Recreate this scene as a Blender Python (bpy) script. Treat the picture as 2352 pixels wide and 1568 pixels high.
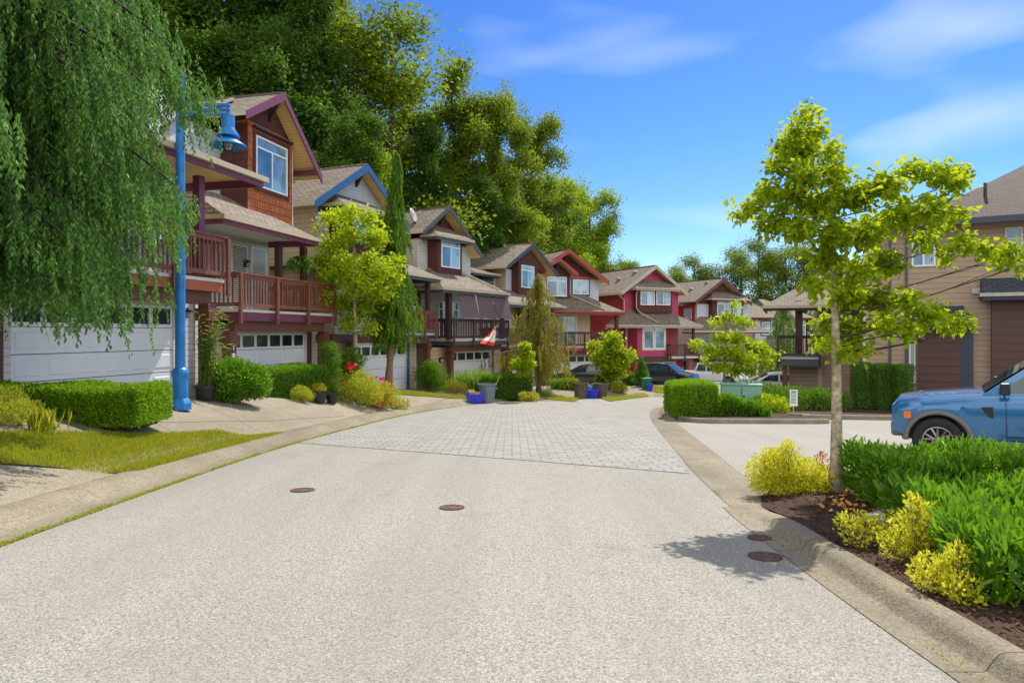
import bpy, bmesh, math, random
import numpy as np
from mathutils import Vector, Matrix
from mathutils.geometry import delaunay_2d_cdt
C = bpy.context
for o in list(bpy.data.objects): bpy.data.objects.remove(o)
SC = C.scene
R = math.radians
# ---------------------------------------------------------------- camera, world, sun
EYE = 1.6
cam = bpy.data.cameras.new('camera'); co = bpy.data.objects.new('camera', cam); SC.collection.objects.link(co)
cam.lens = 24; cam.sensor_width = 36; cam.shift_y = -19/2352; cam.clip_end = 3000; cam.clip_start = .05
co.location = (0, 0, EYE); co.rotation_euler = (R(90), 0, 0); SC.camera = co
SUN_EL, SUN_AZ = 54, 31          # azimuth to the right of straight ahead
w = bpy.data.worlds.new('World'); SC.world = w; w.use_nodes = True
nt = w.node_tree; N = nt.nodes; Lk = nt.links
bg = N['Background']; sky = N.new('ShaderNodeTexSky'); sky.sky_type = 'NISHITA'; sky.sun_disc = False
sky.sun_elevation = R(SUN_EL); sky.sun_rotation = R(SUN_AZ); sky.air_density = 1.0; sky.dust_density = .25; sky.ozone_density = 3.0
tc = N.new('ShaderNodeTexCoord'); mp = N.new('ShaderNodeMapping'); mp.inputs['Scale'].default_value = (1.1, 2.6, 5.5)
mp.inputs['Rotation'].default_value = (0, R(-14), 0)
nz = N.new('ShaderNodeTexNoise'); nz.inputs['Scale'].default_value = 2.3; nz.inputs['Detail'].default_value = 5; nz.inputs['Roughness'].default_value = .35
nz.inputs['Distortion'].default_value = .25
cr = N.new('ShaderNodeMapRange'); cr.inputs['From Min'].default_value = .53; cr.inputs['From Max'].default_value = .78; cr.inputs['To Max'].default_value = .42
mxs = N.new('ShaderNodeMix'); mxs.data_type = 'RGBA'; mxs.inputs['B'].default_value = (5.2, 5.7, 6.4, 1)
hs = N.new('ShaderNodeHueSaturation'); hs.inputs['Saturation'].default_value = 1.12; hs.inputs['Value'].default_value = 1.0
Lk.new(tc.outputs['Generated'], mp.inputs['Vector']); Lk.new(mp.outputs[0], nz.inputs['Vector']); Lk.new(nz.outputs[0], cr.inputs['Value'])
Lk.new(cr.outputs[0], mxs.inputs['Factor']); gm = N.new('ShaderNodeGamma'); gm.inputs[1].default_value = 1.35; tn = N.new('ShaderNodeMix'); tn.data_type = 'RGBA'; tn.blend_type = 'MULTIPLY'; tn.inputs['Factor'].default_value = 1; tn.inputs['B'].default_value = (.34, .35, .41, 1)
Lk.new(sky.outputs[0], gm.inputs[0]); Lk.new(gm.outputs[0], tn.inputs['A']); Lk.new(tn.outputs['Result'], hs.inputs['Color']); Lk.new(hs.outputs[0], mxs.inputs['A'])
sx_ = N.new('ShaderNodeSeparateXYZ'); Lk.new(tc.outputs['Generated'], sx_.inputs[0]); mk = N.new('ShaderNodeMapRange'); mk.interpolation_type = 'SMOOTHSTEP'  # unseen bright cloud bank added behind the camera to lift the shaded sides
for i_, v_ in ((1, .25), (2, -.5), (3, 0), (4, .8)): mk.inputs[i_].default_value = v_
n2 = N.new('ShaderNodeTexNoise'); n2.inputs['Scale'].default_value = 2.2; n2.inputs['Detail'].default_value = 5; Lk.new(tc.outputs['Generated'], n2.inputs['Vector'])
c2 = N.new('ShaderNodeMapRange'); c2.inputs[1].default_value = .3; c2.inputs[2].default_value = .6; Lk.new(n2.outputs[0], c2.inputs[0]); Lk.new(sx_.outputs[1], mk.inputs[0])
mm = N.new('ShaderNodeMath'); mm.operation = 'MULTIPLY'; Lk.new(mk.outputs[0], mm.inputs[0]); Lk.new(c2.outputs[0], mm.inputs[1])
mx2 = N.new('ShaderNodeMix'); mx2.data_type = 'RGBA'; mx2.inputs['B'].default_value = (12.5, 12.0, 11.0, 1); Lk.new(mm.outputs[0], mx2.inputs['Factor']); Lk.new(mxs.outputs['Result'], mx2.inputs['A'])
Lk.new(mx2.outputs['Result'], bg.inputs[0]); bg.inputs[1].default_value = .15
sd = bpy.data.lights.new('sun', 'SUN'); sd.energy = 4.3; sd.angle = R(.55); sd.color = (1, .94, .83)
so = bpy.data.objects.new('sun', sd); SC.collection.objects.link(so)
sv = Vector((math.sin(R(SUN_AZ))*math.cos(R(SUN_EL)), math.cos(R(SUN_AZ))*math.cos(R(SUN_EL)), math.sin(R(SUN_EL))))
so.rotation_euler = sv.to_track_quat('Z', 'Y').to_euler(); so.location = sv*50
SC.view_settings.view_transform = 'Standard'; SC.view_settings.look = 'None'; SC.view_settings.exposure = .48; SC.view_settings.gamma = 1
SC.render.engine = 'CYCLES'
rs = np.random.RandomState(7)
# ---------------------------------------------------------------- naming
def tag(o, label=None, cat=None, group=None, kind=None):
    if label: o['label'] = label
    if cat: o['category'] = cat
    if group: o['group'] = group
    if kind: o['kind'] = kind
    return o
def link(o, parent=None):
    SC.collection.objects.link(o)
    if parent is not None: o.parent = parent
    return o
def thing(name, label, cat, loc=(0, 0, 0), rz=0, group=None):
    o = bpy.data.objects.new(name, None); o.empty_display_size = .2; link(o); o.location = loc; o.rotation_euler = (0, 0, rz)
    return tag(o, label, cat, group)
def kids(o): return [c for c in bpy.data.objects if c.parent == o]
def copy_tree(o, parent=None):
    ch = kids(o); c = o.copy(); SC.collection.objects.link(c); c.parent = parent
    for k in ch: copy_tree(k, c)
    return c
# ---------------------------------------------------------------- materials
MATS = {}
def newmat(name):
    m = bpy.data.materials.new(name); m.use_nodes = True; MATS[name] = m
    return m, m.node_tree.nodes, m.node_tree.links, m.node_tree.nodes['Principled BSDF']
def nmix(N, L, fac, a, b):
    x = N.new('ShaderNodeMix'); x.data_type = 'RGBA'
    if hasattr(fac, 'links'): L.new(fac, x.inputs['Factor'])
    else: x.inputs['Factor'].default_value = fac
    for s, v in (('A', a), ('B', b)):
        if hasattr(v, 'links'): L.new(v, x.inputs[s])
        else: x.inputs[s].default_value = (*v, 1)
    return x.outputs['Result']
def nnoise(N, L, vec, scale, detail=3, rough=.5):
    n = N.new('ShaderNodeTexNoise'); n.inputs['Scale'].default_value = scale; n.inputs['Detail'].default_value = detail; n.inputs['Roughness'].default_value = rough
    L.new(vec, n.inputs['Vector']); return n.outputs[0]
def nrange(N, L, v, a, b, c=0, d=1):
    n = N.new('ShaderNodeMapRange'); n.inputs[1].default_value = a; n.inputs[2].default_value = b; n.inputs[3].default_value = c; n.inputs[4].default_value = d
    L.new(v, n.inputs[0]); return n.outputs[0]
def nmath(N, L, op, a, b=None):
    n = N.new('ShaderNodeMath'); n.operation = op
    for i, v in enumerate((a, b)):
        if v is None: continue
        if hasattr(v, 'links'): L.new(v, n.inputs[i])
        else: n.inputs[i].default_value = v
    return n.outputs[0]
def nbump(N, L, P, h, dist=.01, st=.6):
    b = N.new('ShaderNodeBump'); b.inputs['Distance'].default_value = dist; b.inputs['Strength'].default_value = st
    L.new(h, b.inputs['Height']); L.new(b.outputs[0], P.inputs['Normal'])
def paint(name, col, rough=.5, var=.12, scale=6, metal=0, spec=.5):
    m, N, L, P = newmat(name); t = N.new('ShaderNodeTexCoord')
    n = nnoise(N, L, t.outputs['Object'], scale, 4, .6)
    a = tuple(c*(1-var) for c in col); b = tuple(min(1, c*(1+var)) for c in col)
    L.new(nmix(N, L, nrange(N, L, n, .3, .7), a, b), P.inputs['Base Color'])
    P.inputs['Roughness'].default_value = rough; P.inputs['Metallic'].default_value = metal; P.inputs['Specular IOR Level'].default_value = spec
    return m
def wood(name, col, rough=.6):
    m, N, L, P = newmat(name); t = N.new('ShaderNodeTexCoord'); mp = N.new('ShaderNodeMapping'); mp.inputs['Scale'].default_value = (6, 6, 1.5)
    L.new(t.outputs['Object'], mp.inputs[0]); n = nnoise(N, L, mp.outputs[0], 5, 5, .65)
    L.new(nmix(N, L, nrange(N, L, n, .3, .7), tuple(c*.72 for c in col), tuple(c*1.25 for c in col)), P.inputs['Base Color'])
    P.inputs['Roughness'].default_value = rough; nbump(N, L, P, n, .004, .4); return m
def siding(name, col, h=.15):
    # lap siding: each course a sloping face, a dark gap under its butt edge
    m, N, L, P = newmat(name); t = N.new('ShaderNodeUVMap'); sp = N.new('ShaderNodeSeparateXYZ'); L.new(t.outputs[0], sp.inputs[0])
    f = nmath(N, L, 'FRACT', nmath(N, L, 'DIVIDE', sp.outputs[1], h))
    n = nnoise(N, L, t.outputs[0], 2.2, 4, .6)
    base = nmix(N, L, nrange(N, L, n, .25, .75), tuple(c*.88 for c in col), tuple(min(1, c*1.08) for c in col))
    gap = nrange(N, L, f, .90, .97)
    L.new(nmix(N, L, gap, base, tuple(c*.35 for c in col)), P.inputs['Base Color'])
    P.inputs['Roughness'].default_value = .55
    nbump(N, L, P, nmath(N, L, 'SUBTRACT', 1.0, f), .02, 1); return m
def bricks(name, c1, c2, cm, bw, bh, mort=.008, rough=.85, bias=0, bump=.006, offs=.5, nscale=60, ncol=.25, stain=None):
    m, N, L, P = newmat(name); t = N.new('ShaderNodeUVMap'); b = N.new('ShaderNodeTexBrick'); L.new(t.outputs[0], b.inputs[0])
    b.inputs['Scale'].default_value = 1; b.inputs['Brick Width'].default_value = bw; b.inputs['Row Height'].default_value = bh
    b.inputs['Mortar Size'].default_value = mort; b.inputs['Color1'].default_value = (*c1, 1); b.inputs['Color2'].default_value = (*c2, 1); b.inputs['Mortar'].default_value = (*cm, 1)
    b.inputs['Bias'].default_value = bias; b.offset = offs
    n = nnoise(N, L, t.outputs[0], nscale, 3, .6)
    n2 = nnoise(N, L, t.outputs[0], .7, 4, .6)
    c = nmix(N, L, nrange(N, L, n, .3, .7, 0, ncol), b.outputs[0], tuple(x*.45 for x in c1))
    c = nmix(N, L, nrange(N, L, n2, .35, .75, 0, .3), c, tuple(x*1.1 for x in c2))
    L.new(c, P.inputs['Base Color']); P.inputs['Roughness'].default_value = rough
    h = nmath(N, L, 'SUBTRACT', nmath(N, L, 'MULTIPLY', n, .3), b.outputs[1]); nbump(N, L, P, h, bump, .9); return m
def foliage(name, c_lo, c_hi, trans=.35, rough=.6, clump=.9, spec=.16):
    # colour differs leaf by leaf (attribute rnd) and from clump to clump
    m, N, L, P = newmat(name); a = N.new('ShaderNodeAttribute'); a.attribute_name = 'rnd'; g = N.new('ShaderNodeNewGeometry')
    n = nnoise(N, L, g.outputs['Position'], clump, 2, .5)
    f = nmath(N, L, 'MULTIPLY_ADD', a.outputs['Fac'], .6); f.node.inputs[2].default_value = -.12
    f = nmath(N, L, 'ADD', f, nmath(N, L, 'MULTIPLY', n, .6))
    c = nmix(N, L, f, c_lo, c_hi); f.node.use_clamp = True
    L.new(c, P.inputs['Base Color']); P.inputs['Roughness'].default_value = rough; P.inputs['Specular IOR Level'].default_value = spec
    tr = N.new('ShaderNodeBsdfTranslucent'); L.new(nmix(N, L, .5, c, tuple(min(1, x*2.0) for x in c_hi)), tr.inputs[0])
    ms = N.new('ShaderNodeMixShader'); ms.inputs[0].default_value = trans
    L.new(P.outputs[0], ms.inputs[1]); L.new(tr.outputs[0], ms.inputs[2]); L.new(ms.outputs[0], N['Material Output'].inputs[0]); return m
def grainy(name, c1, c2, c3, s1=130, s2=.5, rough=.9, bump=.004, spots=.3, joint=None, grid=None, tracks=0):
    m, N, L, P = newmat(name); g = N.new('ShaderNodeNewGeometry'); v = N.new('ShaderNodeTexVoronoi'); v.inputs['Scale'].default_value = s1; L.new(g.outputs['Position'], v.inputs['Vector'])
    sp = N.new('ShaderNodeSeparateColor'); L.new(v.outputs['Color'], sp.inputs[0])
    n2 = nnoise(N, L, g.outputs['Position'], s2, 6, .6); n3 = nnoise(N, L, g.outputs['Position'], s1*.35, 2, .5)
    c = nmix(N, L, sp.outputs[0], c1, c2)
    c = nmix(N, L, nrange(N, L, n2, .35, .7, 0, .55), c, c3)
    c = nmix(N, L, nrange(N, L, n3, .45, .75, 0, spots), c, tuple(x*.35 for x in c1))
    if tracks:
        mp = N.new('ShaderNodeMapping'); mp.inputs['Scale'].default_value = (1.1, .10, 1); mp.inputs['Rotation'].default_value = (0, 0, R(4)); L.new(g.outputs['Position'], mp.inputs[0])
        c = nmix(N, L, nrange(N, L, nnoise(N, L, mp.outputs[0], 1.2, 4, .55), .42, .68, 0, tracks), c, tuple(x*.62 for x in c3))
        c = nmix(N, L, nrange(N, L, nnoise(N, L, g.outputs['Position'], .9, 3, .6), .64, .72, 0, tracks*.7), c, tuple(x*.45 for x in c3))
    if tracks and not grid and not joint:
        dn = N.new('ShaderNodeVectorMath'); dn.operation = 'MULTIPLY_ADD'; nn_ = N.new('ShaderNodeTexNoise'); nn_.inputs['Scale'].default_value = 2.2; nn_.inputs['Detail'].default_value = 6; L.new(g.outputs['Position'], nn_.inputs['Vector'])
        L.new(nn_.outputs['Color'], dn.inputs[0]); dn.inputs[1].default_value = (.9, .9, 0); L.new(g.outputs['Position'], dn.inputs[2]); ve = N.new('ShaderNodeTexVoronoi'); ve.feature = 'DISTANCE_TO_EDGE'; ve.inputs['Scale'].default_value = .16; L.new(dn.outputs[0], ve.inputs['Vector'])
        ck = nmath(N, L, 'MULTIPLY', nrange(N, L, ve.outputs['Distance'], .0, .0022, 1, 0), nrange(N, L, nnoise(N, L, g.outputs['Position'], .35, 2, .5), .55, .63, 0, .2)); c = nmix(N, L, ck, c, tuple(x*.3 for x in c1))
    if grid:
        mp = N.new('ShaderNodeMapping'); mp.inputs['Rotation'].default_value = (0, 0, R(12)); L.new(g.outputs['Position'], mp.inputs[0]); br = N.new('ShaderNodeTexBrick'); L.new(mp.outputs[0], br.inputs[0]); br.offset = 0
        br.inputs['Scale'].default_value = 1; br.inputs['Brick Width'].default_value = grid; br.inputs['Row Height'].default_value = grid*.9; br.inputs['Mortar Size'].default_value = .012; br.inputs['Mortar Smooth'].default_value = .2; c = nmix(N, L, br.outputs[1], c, tuple(x*.25 for x in c1))
    if joint:
        t = N.new('ShaderNodeUVMap'); s = N.new('ShaderNodeSeparateXYZ'); L.new(t.outputs[0], s.inputs[0])
        f = nmath(N, L, 'FRACT', nmath(N, L, 'DIVIDE', s.outputs[0], joint)); c = nmix(N, L, nmath(N, L, 'GREATER_THAN', f, 1-.010/joint), c, tuple(x*.3 for x in c1))
    L.new(c, P.inputs['Base Color']); P.inputs['Roughness'].default_value = rough; P.inputs['Specular IOR Level'].default_value = .25
    nbump(N, L, P, v.outputs['Distance'], bump, .5); return m
def glass(name, tint, rough=.02, spec=1.0, ior=1.9):
    m, N, L, P = newmat(name); t = N.new('ShaderNodeTexCoord'); n = nnoise(N, L, t.outputs['Object'], .8, 3, .5)
    L.new(nmix(N, L, nrange(N, L, n, .4, .6), tint, tuple(c*.35 for c in tint)), P.inputs['Base Color'])
    P.inputs['Roughness'].default_value = rough; P.inputs['IOR'].default_value = ior; P.inputs['Specular IOR Level'].default_value = .5; return m

grainy('asphalt', (.155, .147, .125), (.49, .465, .405), (.34, .322, .275), 130, .35, spots=.5, bump=.005, tracks=.42)
grainy('lot_asphalt', (.22, .21, .18), (.42, .40, .355), (.36, .34, .30), 90, .3, spots=.35, tracks=.35)
grainy('concrete', (.23, .20, .14), (.40, .35, .265), (.22, .19, .13), 70, .9, spots=.4, bump=.005, grid=3.1, tracks=.3)
grainy('kerb_concrete', (.22, .19, .13), (.38, .33, .245), (.15, .13, .085), 75, 1.4, spots=.42, bump=.006, joint=2.4, tracks=.35)
grainy('soil', (.05, .03, .02), (.09, .05, .032), (.03, .02, .014), 60, 2, spots=.5, bump=.02)
grainy('earth_ground', (.10, .10, .04), (.16, .14, .06), (.07, .09, .03), 20, .3, spots=.3)
grainy('turf', (.06, .12, .01), (.18, .18, .02), (.32, .18, .03), 60, 1.4, spots=.35, bump=.01)
grainy('boulder', (.30, .31, .32), (.42, .42, .41), (.2, .2, .2), 70, 3, spots=.3, bump=.006)
bricks('pavers', (.355, .345, .31), (.265, .255, .225), (.12, .115, .095), .34, .23, .013, nscale=70, ncol=.35)
bricks('roof_shingles', (.31, .255, .18), (.15, .12, .09), (.05, .04, .032), .30, .15, .018, nscale=9, ncol=.45, bump=.03)
bricks('roof_shingles_dark', (.095, .065, .048), (.05, .035, .028), (.035, .025, .02), .30, .15, .018, nscale=9, ncol=.45, bump=.03)
bricks('wall_shingles', (.66, .20, .06), (.42, .11, .035), (.06, .018, .01), .13, .26, .012, nscale=22, ncol=.5, bump=.02)  # orange brightened so the colour carries the low-angle sun on the bay
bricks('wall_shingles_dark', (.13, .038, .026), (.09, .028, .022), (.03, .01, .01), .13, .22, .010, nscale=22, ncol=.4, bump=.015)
siding('siding_beige', (.56, .43, .26), .2); siding('siding_grey', (.52, .53, .52), .15); siding('siding_blue_grey', (.46, .50, .56), .15)
siding('siding_cream', (.62, .58, .50), .15); siding('siding_red', (.36, .035, .035), .15); siding('siding_crimson', (.40, .03, .10), .15); siding('siding_tan', (.37, .26, .175), .2)
siding('soffit', (.80, .56, .22), .12); siding('plank_brown', (.085, .035, .025), .3)
for n, c in dict(trim_plum=(.16, .035, .075), trim_blue=(.02, .10, .27), trim_slate=(.07, .085, .088), trim_navy=(.035, .05, .078), trim_red=(.30, .04, .035), trim_taupe=(.42, .37, .30), trim_dark_plum=(.10, .025, .045)).items(): paint(n, c, .5, .1)
wood('rail_wood', (.19, .062, .036)); wood('post_wood', (.14, .048, .03)); wood('rail_shaded', (.085, .035, .028)); wood('dark_wood', (.06, .025, .02)); wood('redwood', (.36, .10, .04))  # second, darker copy of the rail wood carries the shade on the farther decks
paint('white_paint', (.80, .81, .82), .4, .03); paint('door_white', (.74, .77, .80), .4, .03); paint('tan_metal', (.50, .41, .27), .4, .08); paint('grey_metal', (.45, .44, .42), .4, .08, metal=.2)
paint('lamp_blue', (.012, .19, .56), .42, .22, 5); paint('iron', (.02, .02, .022), .4, .1); paint('rust', (.11, .055, .04), .8, .4, 40)
paint('black_plastic', (.018, .018, .022), .35, .1); paint('grey_plastic', (.16, .20, .24), .4, .1); paint('brown_plastic', (.12, .095, .075), .5, .1)
paint('blue_plastic', (.03, .035, .62), .35, .15); paint('light_blue_plastic', (.10, .28, .75), .4, .15); paint('green_plastic', (.01, .20, .12), .4, .1)
paint('utility_green', (.20, .40, .31), .45, .08); paint('cardboard', (.42, .27, .14), .8, .2); paint('screen_cloth', (.14, .10, .10), .8, .15, 20)
paint('flag_red', (.75, .03, .01), .7, .08); paint('flag_white', (.85, .8, .74), .7, .05); paint('rubber', (.018, .018, .02), .75, .2, 20)
paint('rim_metal', (.35, .33, .32), .3, .1, metal=.8); paint('amber', (.8, .2, .02), .2, .1); paint('red_lens', (.35, .01, .01), .15, .1); paint('clear_lens', (.7, .7, .72), .1, .1)
paint('number_white', (.85, .85, .85), .4, .02); paint('blind', (.55, .53, .48), .6, .1, 30); paint('petal_red', (.75, .005, .03), .6, .2); paint('petal_pink', (.8, .30, .25), .6, .2); paint('petal_orange', (.8, .25, .03), .6, .2)
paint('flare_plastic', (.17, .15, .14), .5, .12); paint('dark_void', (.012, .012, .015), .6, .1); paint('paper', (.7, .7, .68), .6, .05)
for n, c in dict(car_blue=(.03, .17, .40), car_black=(.02, .018, .022), car_dark=(.012, .018, .03), car_white=(.75, .76, .78), car_teal=(.02, .30, .30)).items():
    m = paint(n, c, .22, .04, 2); P = m.node_tree.nodes['Principled BSDF']; P.inputs['Coat Weight'].default_value = 1; P.inputs['Coat Roughness'].default_value = .03; P.inputs['Metallic'].default_value = .3 if n in ('car_blue', 'car_teal') else 0
glass('window_glass', (.26, .46, .60)); glass('window_screen', (.07, .20, .34)); bricks('roof_slate', (.06, .08, .10), (.035, .05, .065), (.015, .02, .025), .3, .15, .018, nscale=9, ncol=.3, bump=.02); glass('dark_glass', (.03, .05, .06), ior=1.5); glass('car_glass', (.03, .07, .08), ior=1.7); glass('lamp_glass', (.5, .52, .5), .1)  # window_glass: pale blue base colour stands for bright sky reflected in the panes
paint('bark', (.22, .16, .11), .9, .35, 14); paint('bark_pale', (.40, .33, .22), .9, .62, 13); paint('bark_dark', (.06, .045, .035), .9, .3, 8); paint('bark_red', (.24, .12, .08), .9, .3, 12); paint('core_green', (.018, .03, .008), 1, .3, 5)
foliage('leaf_cedar', (.004, .045, .032), (.20, .39, .06), .25, clump=1.5)
foliage('leaf_column', (.012, .065, .010), (.17, .31, .02), .3)
foliage('leaf_gold_cedar', (.06, .085, .012), (.34, .30, .035), .3)
foliage('leaf_maple', (.05, .17, .006), (.46, .56, .015), .48, clump=.9)
foliage('leaf_maple_right', (.02, .10, .005), (.44, .55, .012), .48, clump=1.6)
foliage('leaf_forest', (.008, .04, .007), (.27, .36, .02), .34, clump=.35)
foliage('leaf_forest_dark', (.006, .04, .012), (.13, .24, .02), .3, clump=.35)
foliage('leaf_forest_bright', (.03, .10, .008), (.36, .48, .015), .38, clump=.4)
foliage('leaf_box', (.035, .13, .006), (.28, .46, .015), .35, clump=2)
foliage('leaf_laurel', (.012, .075, .006), (.20, .40, .015), .35, .4, clump=1.5, spec=.3)
foliage('leaf_dark', (.02, .08, .008), (.16, .30, .015), .3, clump=2)
foliage('leaf_thuja', (.03, .10, .012), (.16, .32, .03), .25, clump=3)
foliage('leaf_gold', (.26, .34, .01), (.98, .86, .06), .35, clump=5)
foliage('leaf_spirea', (.12, .20, .01), (.52, .52, .04), .35, clump=3)
foliage('leaf_lily', (.06, .16, .02), (.28, .40, .05), .4, clump=2)
foliage('leaf_rust', (.28, .05, .02), (.55, .16, .04), .3, clump=3)
foliage('grass_blade', (.05, .20, .008), (.50, .44, .03), .3, clump=1.3)
foliage('chip', (.035, .018, .012), (.16, .075, .04), 0, .9, clump=6)
foliage('dry_leaf', (.45, .18, .04), (.8, .45, .12), .2, .8, clump=6)
# ---------------------------------------------------------------- mesh builder
class MB:
    def __init__(s): s.v = []; s.f = []; s.m = []; s.uv = {}
    def add(s, vs, fs, m=0):
        k = len(s.v); s.v += [tuple(p) for p in vs]
        for f in fs: s.f.append(tuple(k+i for i in f)); s.m.append(m)
    def quad(s, a, b, c, d, m=0): s.add([a, b, c, d], [(0, 1, 2, 3)], m)
    def box(s, x0, x1, y0, y1, z0, z1, m=0):
        s.add([(x, y, z) for z in (z0, z1) for y in (y0, y1) for x in (x0, x1)], [(0, 2, 3, 1), (4, 5, 7, 6), (0, 1, 5, 4), (2, 6, 7, 3), (0, 4, 6, 2), (1, 3, 7, 5)], m)
    def extr(s, poly, off, m=0, m2=None):       # polygon extruded by a vector
        n = len(poly); off = Vector(off); a = [Vector(p) for p in poly]
        s.add(a+[p+off for p in a], [tuple(range(n))], m); k = len(s.v)-2*n
        s.f.append(tuple(k+n+i for i in reversed(range(n)))); s.m.append(m if m2 is None else m2)
        for i in range(n): s.f.append((k+i, k+n+i, k+n+(i+1) % n, k+(i+1) % n)); s.m.append(m)
    def tube(s, pts, rad, n=8, m=0, cap=True):
        pts = [Vector(p) for p in pts]; rad = rad if hasattr(rad, '__len__') else [rad]*len(pts); k0 = len(s.v); ref = Vector((0, 0, 1))
        for i, p in enumerate(pts):
            d = (pts[min(i+1, len(pts)-1)]-pts[max(i-1, 0)]).normalized()
            a = d.cross(Vector((.13, .99, .05)) if abs(d.z) > .5 else ref); a.normalize(); b = d.cross(a)
            for j in range(n):
                t = 2*math.pi*j/n; s.v.append(tuple(p+a*math.cos(t)*rad[i]+b*math.sin(t)*rad[i]))
        for i in range(len(pts)-1):
            for j in range(n):
                A = k0+i*n+j; B = k0+i*n+(j+1) % n; s.f.append((A, B, B+n, A+n)); s.m.append(m)
        if cap:
            s.f.append(tuple(k0+j for j in reversed(range(n)))); s.m.append(m); e = k0+(len(pts)-1)*n; s.f.append(tuple(e+j for j in range(n))); s.m.append(m)
    def lathe(s, prof, n=20, m=0, c=(0, 0, 0), axis='z'):
        k0 = len(s.v)
        for r, h in prof:
            for j in range(n):
                t = 2*math.pi*j/n; a, b = r*math.cos(t), r*math.sin(t)
                s.v.append((c[0]+a, c[1]+b, c[2]+h) if axis == 'z' else (c[0]+a, c[1]+h, c[2]+b))
        for i in range(len(prof)-1):
            for j in range(n):
                A = k0+i*n+j; B = k0+i*n+(j+1) % n; s.f.append((A, B, B+n, A+n) if axis == 'z' else (A, A+n, B+n, B)); s.m.append(m)
    def build(s, name, mats, parent=None, smooth=False, bevel=0, sub=0):
        me = bpy.data.meshes.new(name); me.from_pydata(s.v, [], s.f)
        for m in (mats if isinstance(mats, (list, tuple)) else [mats]): me.materials.append(MATS[m])
        me.polygons.foreach_set('material_index', s.m)
        me.update(); uvl = me.uv_layers.new(name='UVMap')
        nv = len(me.loops); vi = np.empty(nv, int); me.loops.foreach_get('vertex_index', vi); co_ = np.array(s.v, float).reshape(-1, 3)
        fn = np.empty(len(me.polygons)*3); me.polygons.foreach_get('normal', fn); fn = fn.reshape(-1, 3); lt = np.empty(len(me.polygons), int); me.polygons.foreach_get('loop_total', lt)
        nn = np.repeat(fn, lt, axis=0); t = np.stack([-nn[:, 1], nn[:, 0], np.zeros(nv)], 1); l = np.linalg.norm(t, axis=1); flat = l < .05; t[flat] = (1, 0, 0); l[flat] = 1; t /= l[:, None]
        b = np.cross(nn, t); b[flat] = (0, 1, 0); p = co_[vi]; uv = np.stack([(p*t).sum(1), (p*b).sum(1)], 1)
        uvl.data.foreach_set('uv', uv.ravel())
        if smooth: me.polygons.foreach_set('use_smooth', [True]*len(me.polygons))
        o = bpy.data.objects.new(name, me); link(o, parent)
        if bevel: b_ = o.modifiers.new('b', 'BEVEL'); b_.width = bevel; b_.segments = 2; b_.limit_method = 'ANGLE'
        if sub: x = o.modifiers.new('s', 'SUBSURF'); x.levels = sub; x.render_levels = sub
        return o
def fixnormals(o):
    bm = bmesh.new(); bm.from_mesh(o.data); bmesh.ops.recalc_face_normals(bm, faces=bm.faces); bm.to_mesh(o.data); bm.free(); return o
def text(name, s, size, mat, parent, loc, rot=(R(90), 0, 0), depth=.006):
    cu = bpy.data.curves.new(name, 'FONT'); cu.body = s; cu.size = size; cu.extrude = depth; cu.align_x = 'CENTER'; cu.align_y = 'CENTER'
    t = bpy.data.objects.new('t', cu); SC.collection.objects.link(t); dg = C.evaluated_depsgraph_get(); me = bpy.data.meshes.new_from_object(t.evaluated_get(dg)); bpy.data.objects.remove(t)
    me.materials.clear(); me.materials.append(MATS[mat]); o = bpy.data.objects.new(name, me); link(o, parent); o.location = loc; o.rotation_euler = rot; return o
# ---------------------------------------------------------------- leaves
def unit(a): return a/np.maximum(np.linalg.norm(a, axis=-1, keepdims=True), 1e-9)
def leafmesh(name, mat, pos, td, nd, L, W, parent=None, fold=False, mats=None, mi=None):
    """one small face (or folded pair) per leaf; td = tip direction, nd = rough normal"""
    n = len(pos); td = unit(td); sd_ = unit(np.cross(td, nd)); up = np.cross(sd_, td); L = np.broadcast_to(L, (n,))[:, None]; W = np.broadcast_to(W, (n,))[:, None]
    if fold:
        V = np.stack([pos, pos+td*L*.35+sd_*W*.5+up*W*.18, pos+td*L*.72+sd_*W*.38+up*W*.12, pos+td*L-up*L*.08, pos+td*L*.72-sd_*W*.38+up*W*.12, pos+td*L*.35-sd_*W*.5+up*W*.18], 1).reshape(-1, 3)
        k = np.arange(n)[:, None]*6; F_ = np.concatenate([k+np.array([[0, 1, 2, 3]]), k+np.array([[0, 3, 4, 5]])], 1).reshape(-1, 4); rep = 2
    else:
        V = np.stack([pos, pos+td*L*.45+sd_*W*.5, pos+td*L, pos+td*L*.45-sd_*W*.5], 1).reshape(-1, 3); F_ = np.arange(4*n).reshape(-1, 4); rep = 1
    me = bpy.data.meshes.new(name); me.vertices.add(len(V)); me.vertices.foreach_set('co', V.astype(np.float32).ravel())
    nf = len(F_); me.loops.add(nf*4); me.loops.foreach_set('vertex_index', F_.astype(np.int32).ravel()); me.polygons.add(nf)
    me.polygons.foreach_set('loop_start', np.arange(0, nf*4, 4, dtype=np.int32)); me.polygons.foreach_set('loop_total', np.full(nf, 4, np.int32))
    for m in (mats or [mat]): me.materials.append(MATS[m])
    if mi is not None: me.polygons.foreach_set('material_index', np.repeat(mi, rep).astype(np.int32))
    me.update(calc_edges=True); a = me.attributes.new('rnd', 'FLOAT', 'FACE'); a.data.foreach_set('value', np.repeat(rs.rand(n), rep).astype(np.float32))
    o = bpy.data.objects.new(name, me); link(o, parent); return o
def rdir(n): return unit(rs.randn(n, 3))
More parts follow.
